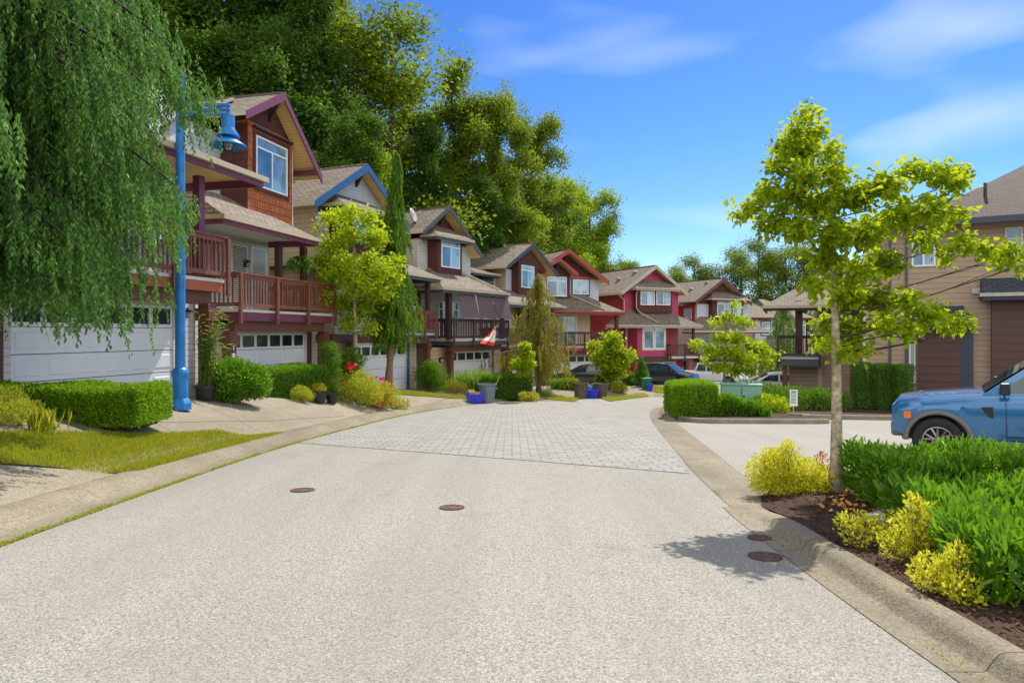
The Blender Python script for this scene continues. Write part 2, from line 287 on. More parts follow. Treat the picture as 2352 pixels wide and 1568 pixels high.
def blob_leaves(blobs, n, flat=.75, shell=.55):
    b = np.array(blobs, float); wts = b[:, 3]**2.2; idx = rs.choice(len(b), n, p=wts/wts.sum()); d = rdir(n); r = (shell+(1-shell)*rs.rand(n)**.5)*np.where(rs.rand(n) < .25, rs.rand(n), 1)
    lump = 1+.28*np.sin(d[:, 0]*5+idx)*np.sin(d[:, 1]*6+idx*2)*np.cos(d[:, 2]*5)
    off = d*(r*lump)[:, None]*b[idx, 3][:, None]; off[:, 2] *= flat
    return b[idx, :3]+off, d
def tree(name, label, cat, base, top, trunk_r, blobs, n, L, leafmat, bark, lean=(0, 0), group=None, fold=False, W=.6, flat=.75, wig=.12, droop=.3, limbs=True, shell=.55, fuzz=0):
    """base = ground point; top = z of the leader; blobs (world) hold the foliage, each fed by its own limb"""
    bx, by, bz = base; t = thing(name, label, cat, base, group=group); mb = MB(); H = top-bz; pts = []; rad = []; nseg = 9; ph = rs.rand()*6
    for i in range(nseg+1):
        k = i/nseg; pts.append(Vector((lean[0]*k+wig*math.sin(k*7+ph)*k*.6, lean[1]*k+wig*math.cos(k*5+ph)*k*.6, H*k-.05*(i == 0)))); rad.append(trunk_r*(1-k*.9)*(1+.45*max(0, 1-k*14)))
    mb.tube(pts, rad, 9)
    if limbs:
        for bi, (x, y, z, r) in enumerate(blobs):
            if bi % limbs: continue
            q = Vector((x-bx, y-by, z-bz)); hz = math.hypot(q.x, q.y); k = min(.94, max(.36, (q.z-hz*.25)/H)); i = k*nseg; a = pts[int(i)].lerp(pts[min(nseg, int(i)+1)], i-int(i)); ra = trunk_r*(1-k*.9)
            mid = a.lerp(q, .5)+Vector((rs.randn()*.10*hz, rs.randn()*.10*hz, (rs.rand()-.55)*.16*hz)); pp = [a, a.lerp(mid, .5)+Vector((0, 0, -.02*hz)), mid, mid.lerp(q, .55), q]
            mb.tube(pp, [ra*.34, ra*.28, ra*.2, ra*.12, ra*.05], 5, 1, cap=False)
            for _ in range(3):
                s0 = mid.lerp(q, rs.rand()*.8); e = q+Vector(rs.randn(3))*r*.55; mb.tube([s0, s0.lerp(e, .5)+Vector((0, 0, -.05*r)), e], [ra*.16, ra*.1, ra*.04], 4, 1, cap=False)
    mb.build('trunk', [bark, 'bark_dark'], t, smooth=True)
    p, d = blob_leaves([(x-bx, y-by, z-bz, r) for x, y, z, r in blobs], n, flat, shell); p += rs.randn(n, 3)*fuzz
    td = d*.7+rs.randn(n, 3)*.6; td[:, 2] -= droop; nd = rdir(n)*.8+np.array([0, 0, 1.])
    leafmesh('crown', leafmat, p, td, nd, L*(.6+.8*rs.rand(n)), L*W*(.6+.8*rs.rand(n)), t, fold)
    return t
def frond(K, L, w, kl):
    """hanging spray: thin scales along a drooping string, pointing down and out"""
    z = -np.linspace(0, 1, K)**.9*L; ang = rs.rand(K)*6.28; sp = (.25+.75*np.sin(np.linspace(.15, 3.0, K)))*w
    pos = np.stack([np.zeros(K)+rs.randn(K)*w*.12, rs.randn(K)*w*.12, z], 1); td = np.stack([np.cos(ang)*sp*6, np.sin(ang)*sp*6, -np.ones(K)*.8], 1)
    return pos, unit(td), np.full(K, kl)*(.7+.6*rs.rand(K))
def weeper(name, label, base, H, prof, nbr, leafmat, bark, trunk_r, fl=.7, K=26, w=.09, kl=.10, step=.16, h0=.12, rise=.18, droop=.55, azr=None, cat='tree', lean=(0, 0), kw=.16, group=None, inner=.25, per=2, rv=.4):
    t = thing(name, label, cat, base, group=group); mb = MB(); P_ = []; T_ = []; Ls = []
    tp = [Vector((lean[0]*k+.06*math.sin(k*6), lean[1]*k, H*k)) for k in np.linspace(0, 1, 9)]; mb.tube(tp, [trunk_r*(1-.93*k)*(1+.4*max(0, 1-k*12)) for k in np.linspace(0, 1, 9)], 9)
    prot = [frond(K, 1, w, kl) for _ in range(6)]
    for i in range(nbr):
        k = h0+(1-h0)*(i+rs.rand())/nbr; az = i*2.399+rs.randn()*.3 if azr is None else R(azr[0]+(azr[1]-azr[0])*rs.rand()); r = prof(k)*(1.15-rv*rs.rand())*(1+.12*math.sin(az*3)); a = Vector((lean[0]*k, lean[1]*k, H*k)); n = max(3, int(r/step)); pts = []
        bend = rs.randn()*.15
        for j in range(n+1):
            q = j/n; pts.append(a+Vector((math.cos(az+bend*q)*r*q, math.sin(az+bend*q)*r*q, r*(rise*q-droop*q*q))))
        if r > .35: mb.tube(pts[::max(1, n//5)]+[pts[-1]], [max(.006, .022*r*(1-j/(len(pts[::max(1, n//5)])))) for j in range(len(pts[::max(1, n//5)])+1)], 4, cap=False)
        for j, p in enumerate(pts):
            q = j/n
            if q < inner: continue
            for _ in range(per):
                pr = prot[rs.randint(6)]; l = fl*(.45+.8*rs.rand())*(1.15-.45*q); ya = rs.rand()*6.28; c, s = math.cos(ya), math.sin(ya); pp = pr[0].copy(); pp[:, 2] *= l
                tx, ty = math.cos(az)*.25*rs.rand(), math.sin(az)*.25*rs.rand()
                X = pp[:, 0]*c-pp[:, 1]*s - pp[:, 2]*tx; Y = pp[:, 0]*s+pp[:, 1]*c - pp[:, 2]*ty
                off = rs.randn(3)*(.04+.035*r)*[1, 1, .5]
                P_.append(np.stack([X, Y, pp[:, 2]], 1)+np.array(p)+off); d = pr[1]; T_.append(np.stack([d[:, 0]*c-d[:, 1]*s, d[:, 0]*s+d[:, 1]*c, d[:, 2]], 1)); Ls.append(pr[2])
    mb.build('trunk', bark, t, smooth=True); P_ = np.concatenate(P_); T_ = np.concatenate(T_); Ls = np.concatenate(Ls)
    leafmesh('foliage', leafmat, P_, T_, rdir(len(P_)), Ls, Ls*kw*2, t); return t
def hedge(name, label, c, size, rz, n, L, mat, W=.55, cat='hedge', group=None, fold=False, rnd=.18, up=.5, lump=.04, core=True, pieces=None):
    """clipped shrub: rounded box of leaves around a dark twiggy core"""
    t = thing(name, label, cat, c, rz, group); sx, sy, sz = size; A_ = np.array([sy*sz, sy*sz, sx*sz, sx*sz, sx*sy]); f = rs.choice(5, n, p=A_/A_.sum()); q = rs.rand(n, 3)*2-1
    q[f == 0, 0] = -1; q[f == 1, 0] = 1; q[f == 2, 1] = -1; q[f == 3, 1] = 1; q[f == 4, 2] = 1; hf_ = np.array([sx/2, sy/2, sz/2]); mn = min(sx, sy, sz)/2; pe = 5.
    qq = np.maximum(0, np.abs(q)*hf_-(hf_-mn*.75))/(mn*.75); qq[:, 2] *= q[:, 2] > 0; q2 = q*hf_; nn = np.maximum((qq**pe).sum(1)**(1/pe), 1); p = np.sign(q)*(np.minimum(np.abs(q)*hf_, hf_-mn*.75)+qq/nn[:, None]*mn*.75); p[:, 2] = np.where(q[:, 2] > 0, p[:, 2], q2[:, 2])
    dn = unit(np.sign(q)*qq**3+1e-4); p -= dn*(rs.rand(n)**2*.12)[:, None]; p += (np.sin(p[:, [1, 2, 0]]*4+1.3)*lump)+rs.randn(n, 3)*L*.3; p[:, 2] += sz/2; k = p[:, 2] > .01; p, dn = p[k], dn[k]; m = len(p)
    td = dn*.6+rs.randn(m, 3)*.55+np.array([0, 0, up]); leafmesh('foliage', mat, p, td, dn+rs.randn(m, 3)*.5, L*(.6+.8*rs.rand(m)), L*W*(.6+.8*rs.rand(m)), t, fold)
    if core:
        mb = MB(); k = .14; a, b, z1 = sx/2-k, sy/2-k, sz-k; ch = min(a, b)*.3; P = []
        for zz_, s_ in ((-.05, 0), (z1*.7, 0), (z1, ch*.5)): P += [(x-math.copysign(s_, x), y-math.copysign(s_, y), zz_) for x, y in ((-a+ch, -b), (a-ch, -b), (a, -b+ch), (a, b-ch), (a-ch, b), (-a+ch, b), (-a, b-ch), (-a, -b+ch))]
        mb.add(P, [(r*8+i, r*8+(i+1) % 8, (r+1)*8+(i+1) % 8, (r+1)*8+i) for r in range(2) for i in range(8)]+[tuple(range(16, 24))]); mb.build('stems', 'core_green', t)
    return t
def bush(name, label, c, blobs, n, L, mat, W=.5, cat='shrub', group=None, fold=False, up=.5, flowers=None, twig=True, flat=.9, shell=.45):
    t = thing(name, label, cat, c, group=group); p, d = blob_leaves(blobs, n, flat, shell); k = p[:, 2] > .01; p, d = p[k], d[k]; m = len(p)
    td = d*.6+rs.randn(m, 3)*.5+np.array([0, 0, up]); leafmesh('foliage', mat, p, td, rdir(m)+np.array([0, 0, .6]), L*(.6+.8*rs.rand(m)), L*W*(.6+.8*rs.rand(m)), t, fold)
    if twig:
        mb = MB()
        for x, y, z, r in blobs:
            for _ in range(4): e = np.array([x, y, z])+rs.randn(3)*r*.5; mb.tube([(x*.2, y*.2, -.03), (x*.6+e[0]*.3, y*.6+e[1]*.3, e[2]*.5), tuple(e)], [.012, .008, .004], 4, cap=False)
        mb.build('stem', 'bark', t)
    if flowers:
        for fm, cnt, fl_, bl in flowers:
            p, d = blob_leaves(bl or blobs, cnt, flat, .92); pp = np.repeat(p, 7, 0)+rs.randn(cnt*7, 3)*fl_*.3; leafmesh('flower', fm, pp, rdir(cnt*7)+np.array([0, 0, .5]), rdir(cnt*7), fl_*.8, fl_*.7, t)
    return t
# ---------------------------------------------------------------- ground shape
FF = 1568.; CX = 1176.; HY = 765.
def smooth_poly(pts, step=.5):
    pts = [np.array(p, float) for p in pts]; out = []
    for i in range(len(pts)-1):
        p0 = pts[max(i-1, 0)]; p1 = pts[i]; p2 = pts[i+1]; p3 = pts[min(i+2, len(pts)-1)]; n = max(2, int(np.linalg.norm(p2-p1)/step))
        for j in range(n):
            t = j/n; out.append(.5*((2*p1)+(-p0+p2)*t+(2*p0-5*p1+4*p2-p3)*t*t+(-p0+3*p1-3*p2+p3)*t**3))
    out.append(pts[-1]); return np.array(out)
LEFT = smooth_poly([(-4.0, -6), (-4.25, 0), (-4.45, 3), (-4.6, 6.1), (-4.7, 9.45), (-4.68, 13.7), (-4.35, 18), (-3.5, 24.2), (-1.5, 30.8), (1.9, 35.2), (8.4, 39), (20, 43), (40, 47), (70, 50)], .4)
RIGHT = smooth_poly([(2.5, -6), (2.42, 0), (2.38, 3.48), (2.4, 5.2), (2.5, 7.5), (2.8, 10.5), (3.15, 13), (3.6, 16.3), (4.3, 21), (5.1, 25.2), (6.3, 28.8), (9, 32), (14, 34), (24, 36), (40, 39), (70, 42)], .4)
def sdist(x, y, line=LEFT):      # > 0 on the far (left) side of the line
    x = np.atleast_1d(np.asarray(x, float)); y = np.atleast_1d(np.asarray(y, float)); best = np.full(x.shape, 1e9); sg = np.ones(x.shape)
    for i in range(len(line)-1):
        a, b = line[i], line[i+1]; d = b-a; t = np.clip(((x-a[0])*d[0]+(y-a[1])*d[1])/(d@d), 0, 1); qx, qy = a[0]+d[0]*t, a[1]+d[1]*t; D = np.hypot(x-qx, y-qy); s = np.sign(d[0]*(y-a[1])-d[1]*(x-a[0])); m = D < best-1e-9; best = np.where(m, D, best); sg = np.where(m, s, sg)
    return best*sg
def sm(t): t = np.clip(t, 0, 1); return t*t*(3-2*t)
def plane(y): return -.052*np.clip(y, -50, 78)
def hgt(x, y):
    d = sdist(x, y); y = np.atleast_1d(np.asarray(y, float)); r = np.interp(y, [0, 12, 16, 25, 33, 39, 50, 56, 62], [.8, .88, .86, .67, .52, .40, .30, .12, .0])
    return plane(y)+.10*sm((d-.25)/.35)+r*(1-(1-np.clip((d-.92)/3.1, 0, 1))**1.8)*sm((d-.85)/.5)
def h1(x, y): return float(hgt(x, y)[0])
def gp(px, py, dz=0):            # point of the ground seen at a place in the photograph
    lo = 2.5
    k = (px-CX)/FF; q = (HY-py)/FF; prev = None
    Y = np.arange(2.5, 95, .05); z = hgt(k*Y, Y)+dz; s = EYE+q*Y-z; i = int(np.argmax(s < 0)) if (s < 0).any() else len(Y)-1
    i = max(i, 1); t = s[i-1]/(s[i-1]-s[i]); y = Y[i-1]+.05*t; return (k*y, y, h1(k*y, y))
def at(px, py, Y): return ((px-CX)/FF*Y, Y, EYE+(HY-py)/FF*Y)
def onY(px, Y): x = (px-CX)/FF*Y; return (x, Y, h1(x, Y))
def sheet(name, poly, off, cell, mat, hf=hgt, kind='structure', label=None):
    poly = [tuple(p[:2]) for p in poly]; dense = []
    for i, a in enumerate(poly):
        b = poly[(i+1) % len(poly)]; n = max(1, int(math.dist(a, b)/cell)); dense += [(a[0]+(b[0]-a[0])*j/n, a[1]+(b[1]-a[1])*j/n) for j in range(n)]
    A = np.array(dense); x0, y0 = A.min(0); x1, y1 = A.max(0); gx, gy = np.meshgrid(np.arange(x0+cell*.5, x1, cell), np.arange(y0+cell*.5, y1, cell)); g = np.stack([gx.ravel(), gy.ravel()], 1)
    ins = np.zeros(len(g), bool); mind = np.full(len(g), 1e9)
    for i in range(len(A)):
        a, b = A[i], A[(i+1) % len(A)]; c = ((a[1] > g[:, 1]) != (b[1] > g[:, 1])); xx = a[0]+(g[:, 1]-a[1])*(b[0]-a[0])/np.where(b[1]-a[1] == 0, 1e-9, b[1]-a[1]); ins ^= c & (g[:, 0] < xx); mind = np.minimum(mind, np.hypot(g[:, 0]-a[0], g[:, 1]-a[1]))
    g = g[ins & (mind > cell*.45)]; vs = [Vector(p) for p in dense]+[Vector(p) for p in g]; n = len(dense)
    v, e, f, *_ = delaunay_2d_cdt(vs, [(i, (i+1) % n) for i in range(n)], [], 1, 1e-5)
    V = np.array([tuple(p) for p in v]); z = hf(V[:, 0], V[:, 1])+off; mb = MB(); mb.v = [(float(a), float(b), float(c)) for (a, b), c in zip(V, z)]
    for q in f:
        a, b, c = [V[i] for i in q[:3]]
        cc = (b[0]-a[0])*(c[1]-a[1])-(b[1]-a[1])*(c[0]-a[0]); mb.f.append(tuple(q) if cc > 0 else tuple(reversed(q))); mb.m.append(0)
    o = mb.build(name, mat, None, smooth=True); tag(o, label, None, None, kind); return o, poly, V
def inside(poly, n):
    P = np.array([p[:2] for p in poly]); lo, hi = P.min(0), P.max(0); out = []
    while sum(len(o) for o in out) < n:
        g = lo+(hi-lo)*rs.rand(n*3, 2); ins = np.zeros(len(g), bool)
        for i in range(len(P)):
            a, b = P[i], P[(i+1) % len(P)]; c = ((a[1] > g[:, 1]) != (b[1] > g[:, 1])); ins ^= c & (g[:, 0] < a[0]+(g[:, 1]-a[1])*(b[0]-a[0])/(b[1]-a[1]+1e-12))
        out.append(g[ins])
    return np.concatenate(out)[:n]
def offset_line(line, d):        # positive = to the left of the walking direction
    t = np.gradient(line, axis=0); t = t/np.linalg.norm(t, axis=1, keepdims=True); return line+np.stack([-t[:, 1], t[:, 0]], 1)*d
# base ground: one sheet out to the horizon
gxs = np.concatenate([[-900, -400, -200, -120, -80, -60, -45, -35, -28], np.arange(-22, 30, .5), [32, 36, 42, 50, 60, 80, 120, 200, 400, 900]])
gys = np.concatenate([[-300, -100, -40, -20, -10], np.arange(-4, 64, .5), [66, 70, 75, 80, 100, 130, 200, 400, 1000]])
GX, GY = np.meshgrid(gxs, gys); GZ = hgt(GX.ravel(), GY.ravel())-.06; mb = MB(); mb.v = [tuple(map(float, p)) for p in zip(GX.ravel(), GY.ravel(), GZ)]; nx = len(gxs)
mb.f = [(j*nx+i, j*nx+i+1, (j+1)*nx+i+1, (j+1)*nx+i) for j in range(len(gys)-1) for i in range(nx-1)]; mb.m = [0]*len(mb.f)
tag(mb.build('ground', 'earth_ground', smooth=True), kind='structure')
pl_h = lambda x, y: plane(np.asarray(y, float))
road_poly = [tuple(p) for p in LEFT]+[tuple(p) for p in RIGHT[::-1]]
sheet('road', road_poly, 0, .8, 'asphalt', pl_h)
def strip(name, line, prof, mat, base=None, ramp=(0, 0)):
    """profile (offset, height) swept along a line; u runs along it so joints come out evenly"""
    rows = [offset_line(line, d) for d, _ in prof]; mb = MB(); n = len(line); arc = np.concatenate([[0], np.cumsum(np.linalg.norm(np.diff(line, axis=0), axis=1))])
    rk = np.ones(n)*(sm(arc/ramp[0]) if ramp[0] else 1)*(sm((arc[-1]-arc)/ramp[1]) if ramp[1] else 1)
    for (d, h), r in zip(prof, rows):
        for i in range(n): mb.v.append((float(r[i, 0]), float(r[i, 1]), float(plane(r[i, 1]) if base is None else base(r[i, 0], r[i, 1]))+(h if h < .02 else .012+(h-.012)*float(rk[i]))))
    for k in range(len(prof)-1):
        for i in range(n-1): A = k*n+i; mb.f.append((A, A+1, A+1+n, A+n)); mb.m.append(0)
    o = mb.build(name, mat); s = np.concatenate([[0], np.cumsum(np.linalg.norm(np.diff(line, axis=0), axis=1))]); uv = o.data.uv_layers[0]
    for p in o.data.polygons:
        for li in p.loop_indices: vi = o.data.loops[li].vertex_index; uv.data[li].uv = (s[vi % n], vi//n*.2)
        p.use_smooth = True
    fixnormals(o); tag(o, kind='structure'); return o
strip('kerb', LEFT, [(0, .006), (.30, .004), (.40, .03), (.52, .105), (.62, .125), (.86, .128), (.90, .10)], 'kerb_concrete')
RY = lambda a, b: RIGHT[(RIGHT[:, 1] >= a) & (RIGHT[:, 1] <= b)]
strip('kerb', RY(-6, 8.1), [(.10, .006), (-.10, .005), (-.12, .014), (-.16, .07), (-.19, .098), (-.23, .108), (-.33, .11), (-.355, .10), (-.37, .0)], 'kerb_concrete', None, (0, 1.3))   # along the planting bed
strip('kerb', RY(7.7, 21.2), [(0, .006), (-.35, .010), (-.70, .012), (-.72, -.02)], 'kerb_concrete')                  # dropped kerb over the lot entrance
strip('kerb', RY(20.9, 60), [(0, .006), (-.32, .004), (-.34, .012), (-.41, .10), (-.44, .13), (-.49, .145), (-.70, .148), (-.74, .135), (-.76, .0)], 'kerb_concrete', None, (1.0, 0))
def G(px, py): Y = EYE*FF/(py-HY-.052*FF); return ((px-CX)/FF*Y, Y)
sheet('paving', [(-4.6, 14.7), (-1.0, 12.65), (2.72, 10.4), (3.2, 14), (4.2, 20.6), (5.0, 25), (1.5, 27.2), (-2.6, 27.6), (-3.5, 24.2), (-4.3, 18)], .008, .8, 'pavers', pl_h)
sheet('parking_lot', [(3.1, 8.3), (3.45, 10.3), (3.8, 13), (4.3, 16.3), (5.0, 21), (5.7, 24), (7, 20.9), (9.6, 20.9), (9.6, 24), (15, 27), (30, 22), (40, 10), (30, 2), (10, 6.0)], -.006, .8, 'lot_asphalt', pl_h)
# ---------------------------------------------------------------- houses
HOUSE = {'Z': (14, -8.07, 16.2, .13), 'A': (14, -7.7, 25.2, -.53), 'B': (23, -5.17, 32.7, -1.07), 'C': (32, -1.3, 39.2, -1.53), 'D': (32, -.67, 43, -1.95), 'E': (62, 2.9, 49.8, -2.2), 'F': (62, 11.6, 59, -3.13), 'G': (62, 20, 70, -3.6), 'H': (80, 27, 78, -4.0), 'R': (120, 13.8, 28, -1.46), 'S': (112, 13.0, 35.0, -1.8)}
def pk(h, px, py, v=0.):
    th, X0, Y0, z0 = HOUSE[h]; th = R(th); s, c = math.sin(th), math.cos(th); X0, Y0 = X0-c*v, Y0+s*v; k = (px-CX)/FF; u = (k*Y0-X0)/(s-k*c); Y = Y0+c*u; return u, EYE+(HY-py)/FF*Y-z0
def loc2w(h, u, v, z=0):
    th, X0, Y0, z0 = HOUSE[h]; th = R(th); return (X0+math.sin(th)*u-math.cos(th)*v, Y0+math.cos(th)*u+math.sin(th)*v, z0+z)
class House:
    def __init__(s, key, label, name='townhouse'):
        th, X0, Y0, z0 = HOUSE[key]; s.k = key; s.t = thing(name, label, 'house', (X0, Y0, z0), R(90-th))
    def box(s, name, mat, u0, u1, v0, v1, z0, z1, bevel=0, parent=None):
        m = MB(); m.box(u0, u1, v0, v1, z0, z1); return m.build(name, mat, parent or s.t, bevel=bevel)
    def garage(s, u0, u1, z1=2.13, v=-.03, cols=6, win=True, z0=-.25):
        sec = (z1-0)/4; m = MB(); m.box(u0, u1, v+.03, v+.08, z0, z1, 1); cw = (u1-u0)/cols
        for r_ in range(4):
            a, b = r_*sec+.009, (r_+1)*sec-.009
            if r_ == 0: a = z0
            if r_ == 3 and win: continue
            m.box(u0, u1, v, v+.024, a, b, 0)
            for c in range(cols):
                x0, x1 = u0+c*cw+.09, u0+(c+1)*cw-.09; y0, y1 = r_*sec+.1, (r_+1)*sec-.1; o_, i_ = v-.001, v-.013; k = .022
                P0 = [(x0, o_, y0), (x1, o_, y0), (x1, o_, y1), (x0, o_, y1)]; P1 = [(x0+k, i_, y0+k), (x1-k, i_, y0+k), (x1-k, i_, y1-k), (x0+k, i_, y1-k)]
                m.add(P0+P1, [(4, 5, 6, 7), (0, 1, 5, 4), (1, 2, 6, 5), (2, 3, 7, 6), (3, 0, 4, 7)], 0)
        d = m.build('garage_door', ['door_white', 'trim_slate'], s.t)
        if win:
            f = MB(); a, b = 3*sec+.006, z1; f.box(u0, u1, v, v+.024, a, a+.08); f.box(u0, u1, v, v+.024, b-.07, b)
            for c in range(cols+1): x = u0+c*cw; f.box(max(u0, x-.06), min(u1, x+.06), v+.001, v+.024, a+.08, b-.07)
            f.build('window_frame', 'door_white', d); g = MB()
            for c in range(cols): g.box(u0+c*cw+.06, u0+(c+1)*cw-.06, v+.014, v+.022, a+.08, b-.07)
            g.build('pane', 'dark_glass', d)
        f = MB(); f.box(u0-.14, u0-.002, v-.03, v+.06, z0, z1+.12); f.box(u1+.002, u1+.14, v-.03, v+.06, z0, z1+.12); f.box(u0-.001, u1+.001, v-.03, v+.06, z1+.002, z1+.12); f.build('door_frame', 'siding_cream', s.t)
    def window(s, u0, u1, z0, z1, v, frame='white_paint', trans=.22, cols=2, trim=None, side=None, pane='window_glass', blind=False, name='window'):
        """v = wall face; side: build it on a wall whose face is u = side instead"""
        def bx(m, a0, a1, b0, b1, c0, c1, k=0):
            if side is None: m.box(a0, a1, b0, b1, c0, c1, k)
            else: m.box(side+(b0-v), side+(b1-v), a0, a1, c0, c1, k)
        w_ = .06; m = MB(); bx(m, u0, u0+w_, v-.05, v+.02, z0, z1); bx(m, u1-w_, u1, v-.05, v+.02, z0, z1); bx(m, u0+w_, u1-w_, v-.05, v+.02, z0, z0+w_); bx(m, u0+w_, u1-w_, v-.05, v+.02, z1-w_, z1)
        zt = z1-(z1-z0)*trans if trans else z1-w_
        if trans: bx(m, u0+w_, u1-w_, v-.045, v+.02, zt-.03, zt+.03)
        for c in range(1, cols): x = u0+(u1-u0)*c/cols; bx(m, x-.03, x+.03, v-.044, v+.02, z0+w_, (zt-.03) if trans else z1-w_)
        f = m.build(name, frame, s.t); g = MB(); bx(g, u0+w_, u1-w_, v-.022, v-.012, z0+w_, z1-w_); g.build('pane', pane, f)
        if cols == 2 and trans: d = MB(); bx(d, u0+w_, u0+(u1-u0)/2-.03, v-.03, v-.0225, z0+w_, zt-.03); d.build('screen', 'window_screen', f)
        if blind:
            b = MB(); n = int((z1-z0)/.07)
            for i in range(n): bx(b, u0+w_+.01, u1-w_-.01, v-.034, v-.028, z0+w_+i*.07, z0+w_+i*.07+.045)
            b.build('blind', 'blind', f)
        if trim:
            t = MB(); k = .13; bx(t, u0-k, u0-.002, v-.035, v+.01, z0-k, z1+k); bx(t, u1+.002, u1+k, v-.035, v+.01, z0-k, z1+k); bx(t, u0-.001, u1+.001, v-.035, v+.01, z0-k, z0-.002); bx(t, u0-.001, u1+.001, v-.035, v+.01, z1+.002, z1+k); t.build('trim', trim, f)
        return f
    def gable(s, uL, zL, uC, zC, uR, zR, v0, v1, roof='roof_shingles', fascia='trim_plum', ov=.02, fh=.24, soff='soffit', back=None):
        m = MB(); th = .10
        for a, za, b, zb in ((uL, zL, uC, zC), (uC, zC, uR, zR)):
            P = [(a, v0, za), (b, v0, zb), (b, v1, zb), (a, v1, za)]; Q = [(x, y, z-th) for x, y, z in P]
            m.add(P, [(0, 1, 2, 3)], 0); m.add(Q, [(3, 2, 1, 0)], 1); m.add(P+Q, [(0, 4, 5, 1)], 2); m.add(P+Q, [(1, 5, 6, 2)] if False else [(2, 6, 7, 3)], 2)
        m.add([(uL, v0, zL), (uL, v1, zL), (uL, v1, zL-th), (uL, v0, zL-th)], [(0, 1, 2, 3)], 2); m.add([(uR, v0, zR), (uR, v1, zR), (uR, v1, zR-th), (uR, v0, zR-th)], [(3, 2, 1, 0)], 2)
        m.box(uC-.09, uC+.09, v0+.01, v1, zC-.035, zC+.025, 0)
        r = m.build('roof', [roof, soff, 'trim_taupe'], s.t)
        f = MB(); e = .045
        for a, za, b, zb in ((uL, zL, uC, zC), (uC, zC, uR, zR)): f.extr([(a, v0-.003, za+.03), (b, v0-.003, zb+.03), (b, v0-.003, zb+.03-fh*1.15), (a, v0-.003, za+.03-fh)], (0, -e, 0))
        fixnormals(f.build('fascia', fascia, s.t)); return r
    def gablewall(s, uL, zL, uC, zC, uR, zR, v, mat, th=.1, name='gable_wall'):
        m = MB(); m.extr([(uL, v, zL), (uR, v, zR), (uC, v, zC)], (0, th, 0)); return fixnormals(m.build(name, mat, s.t))
    def eaves(s, u, v0, v1, z, mat='tan_metal', name='gutter'):
        m = MB(); m.box(u-.06, u+.06, v0, v1, z-.16, z-.02); return m.build(name, mat, s.t)
    def hip(s, u0, u1, v0, v1, z0, z1, in0=None, in1=None, mat='roof_shingles', fas='trim_plum', gut='tan_metal', soff='siding_cream', parent=None, fh=.2):
        """lean-to roof: front eave v0, top at v1; ends hipped by in0 / in1"""
        in0 = (v1-v0)*.9 if in0 is None else in0; in1 = (v1-v0)*.9 if in1 is None else in1; m = MB(); E0, E1, E2, E3 = (u0, v0, z0), (u1, v0, z0), (u1, v1, z0), (u0, v1, z0); T0, T1 = (u0+in0, v1, z1), (u1-in1, v1, z1)
        m.add([E0, E1, T1, T0], [(0, 1, 2, 3)], 0); m.add([E1, E2, T1], [(0, 1, 2)], 0); m.add([E3, E0, T0], [(0, 1, 2)], 0); m.add([(x, y, z-.04) for x, y, z in (E0, E1, E2, E3)], [(3, 2, 1, 0)], 1)
        r = m.build('porch_roof', [mat, soff], parent or s.t)
        f = MB(); f.box(u0+.03, u1-.03, v0+.03, v0+.09, z0-fh-.05, z0-.045); f.box(u0+.03, u0+.09, v0+.091, v1, z0-fh-.05, z0-.045); f.box(u1-.09, u1-.03, v0+.091, v1, z0-fh-.05, z0-.045); f.build('fascia', fas, r)
        g = MB(); g.box(u0-.06, u1+.06, v0-.08, v0+.026, z0-.12, z0+.01); g.box(u0-.06, u0+.026, v0+.027, v1, z0-.12, z0+.01); g.box(u1-.026, u1+.06, v0+.027, v1, z0-.12, z0+.01); g.build('gutter', gut, r); return r
    def deck(s, u0, u1, v0, v1, zt=3.9, posts=4, rim='trim_plum', rail='rail_wood', left=True, right=True, zb=2.46, rimside=None, beam=True, xbay=False, pw=.11):
        zd = zt-1.08; d = MB(); d.box(u0+.02, u1-.02, v0+.04, v1, zd-.08, zd); D = d.build('deck', 'siding_cream', s.t)
        m = MB(); m.box(u0+.06, u1-.06, v0+.06, v0+.12, zb+.04, zd-.085); m.box(u0+.06, u0+.12, v0+.121, v1, zb+.04, zd-.085); m.box(u1-.12, u1-.06, v0+.121, v1, zb+.04, zd-.085); m.build('rim_board', rim, D)
        r = MB(); n = max(1, posts-1)
        def run(ax, a, b, c):   # ax 0: along u at v=c ; 1: along v at u=c
            bx = (lambda x0, x1, y0, y1, z0, z1: r.box(x0, x1, y0, y1, z0, z1)) if ax == 0 else (lambda x0, x1, y0, y1, z0, z1: r.box(y0, y1, x0, x1, z0, z1))
            bx(a, b, c-.065, c+.065, zt-.05, zt); bx(a, b, c-.02, c+.02, zt-.16, zt-.051); bx(a, b, c-.03, c+.03, zd+.08, zd+.19)
            k = max(2, int((b-a)/.145))
            for i in range(1, k): x = a+(b-a)*i/k; bx(x-.02, x+.02, c-.018, c+.018, zd+.191, zt-.161)
        run(0, u0-.02, u1+.02, v0)
        if left: run(1, v0+.07, v1, u0)
        if right: run(1, v0+.07, v1, u1)
        r.build('railing', rail, D)
        for i in range(posts):
            x = u0+(u1-u0)*i/n; p = MB(); p.box(x-pw/2, x+pw/2, v0-.10, v0-.021, zb-.05, zt-.052); p.build('post', rail, D, bevel=.008)
        if beam: b = MB(); b.box(u0+.15, u1-.25, v0+.25, v0+.45, zb-.28, zb+.03); b.box(u0+.10, u1-.2, v0+.2, v0+.5, zb+.031, zb+.039); b.build('beam', 'post_wood', D)
        return D
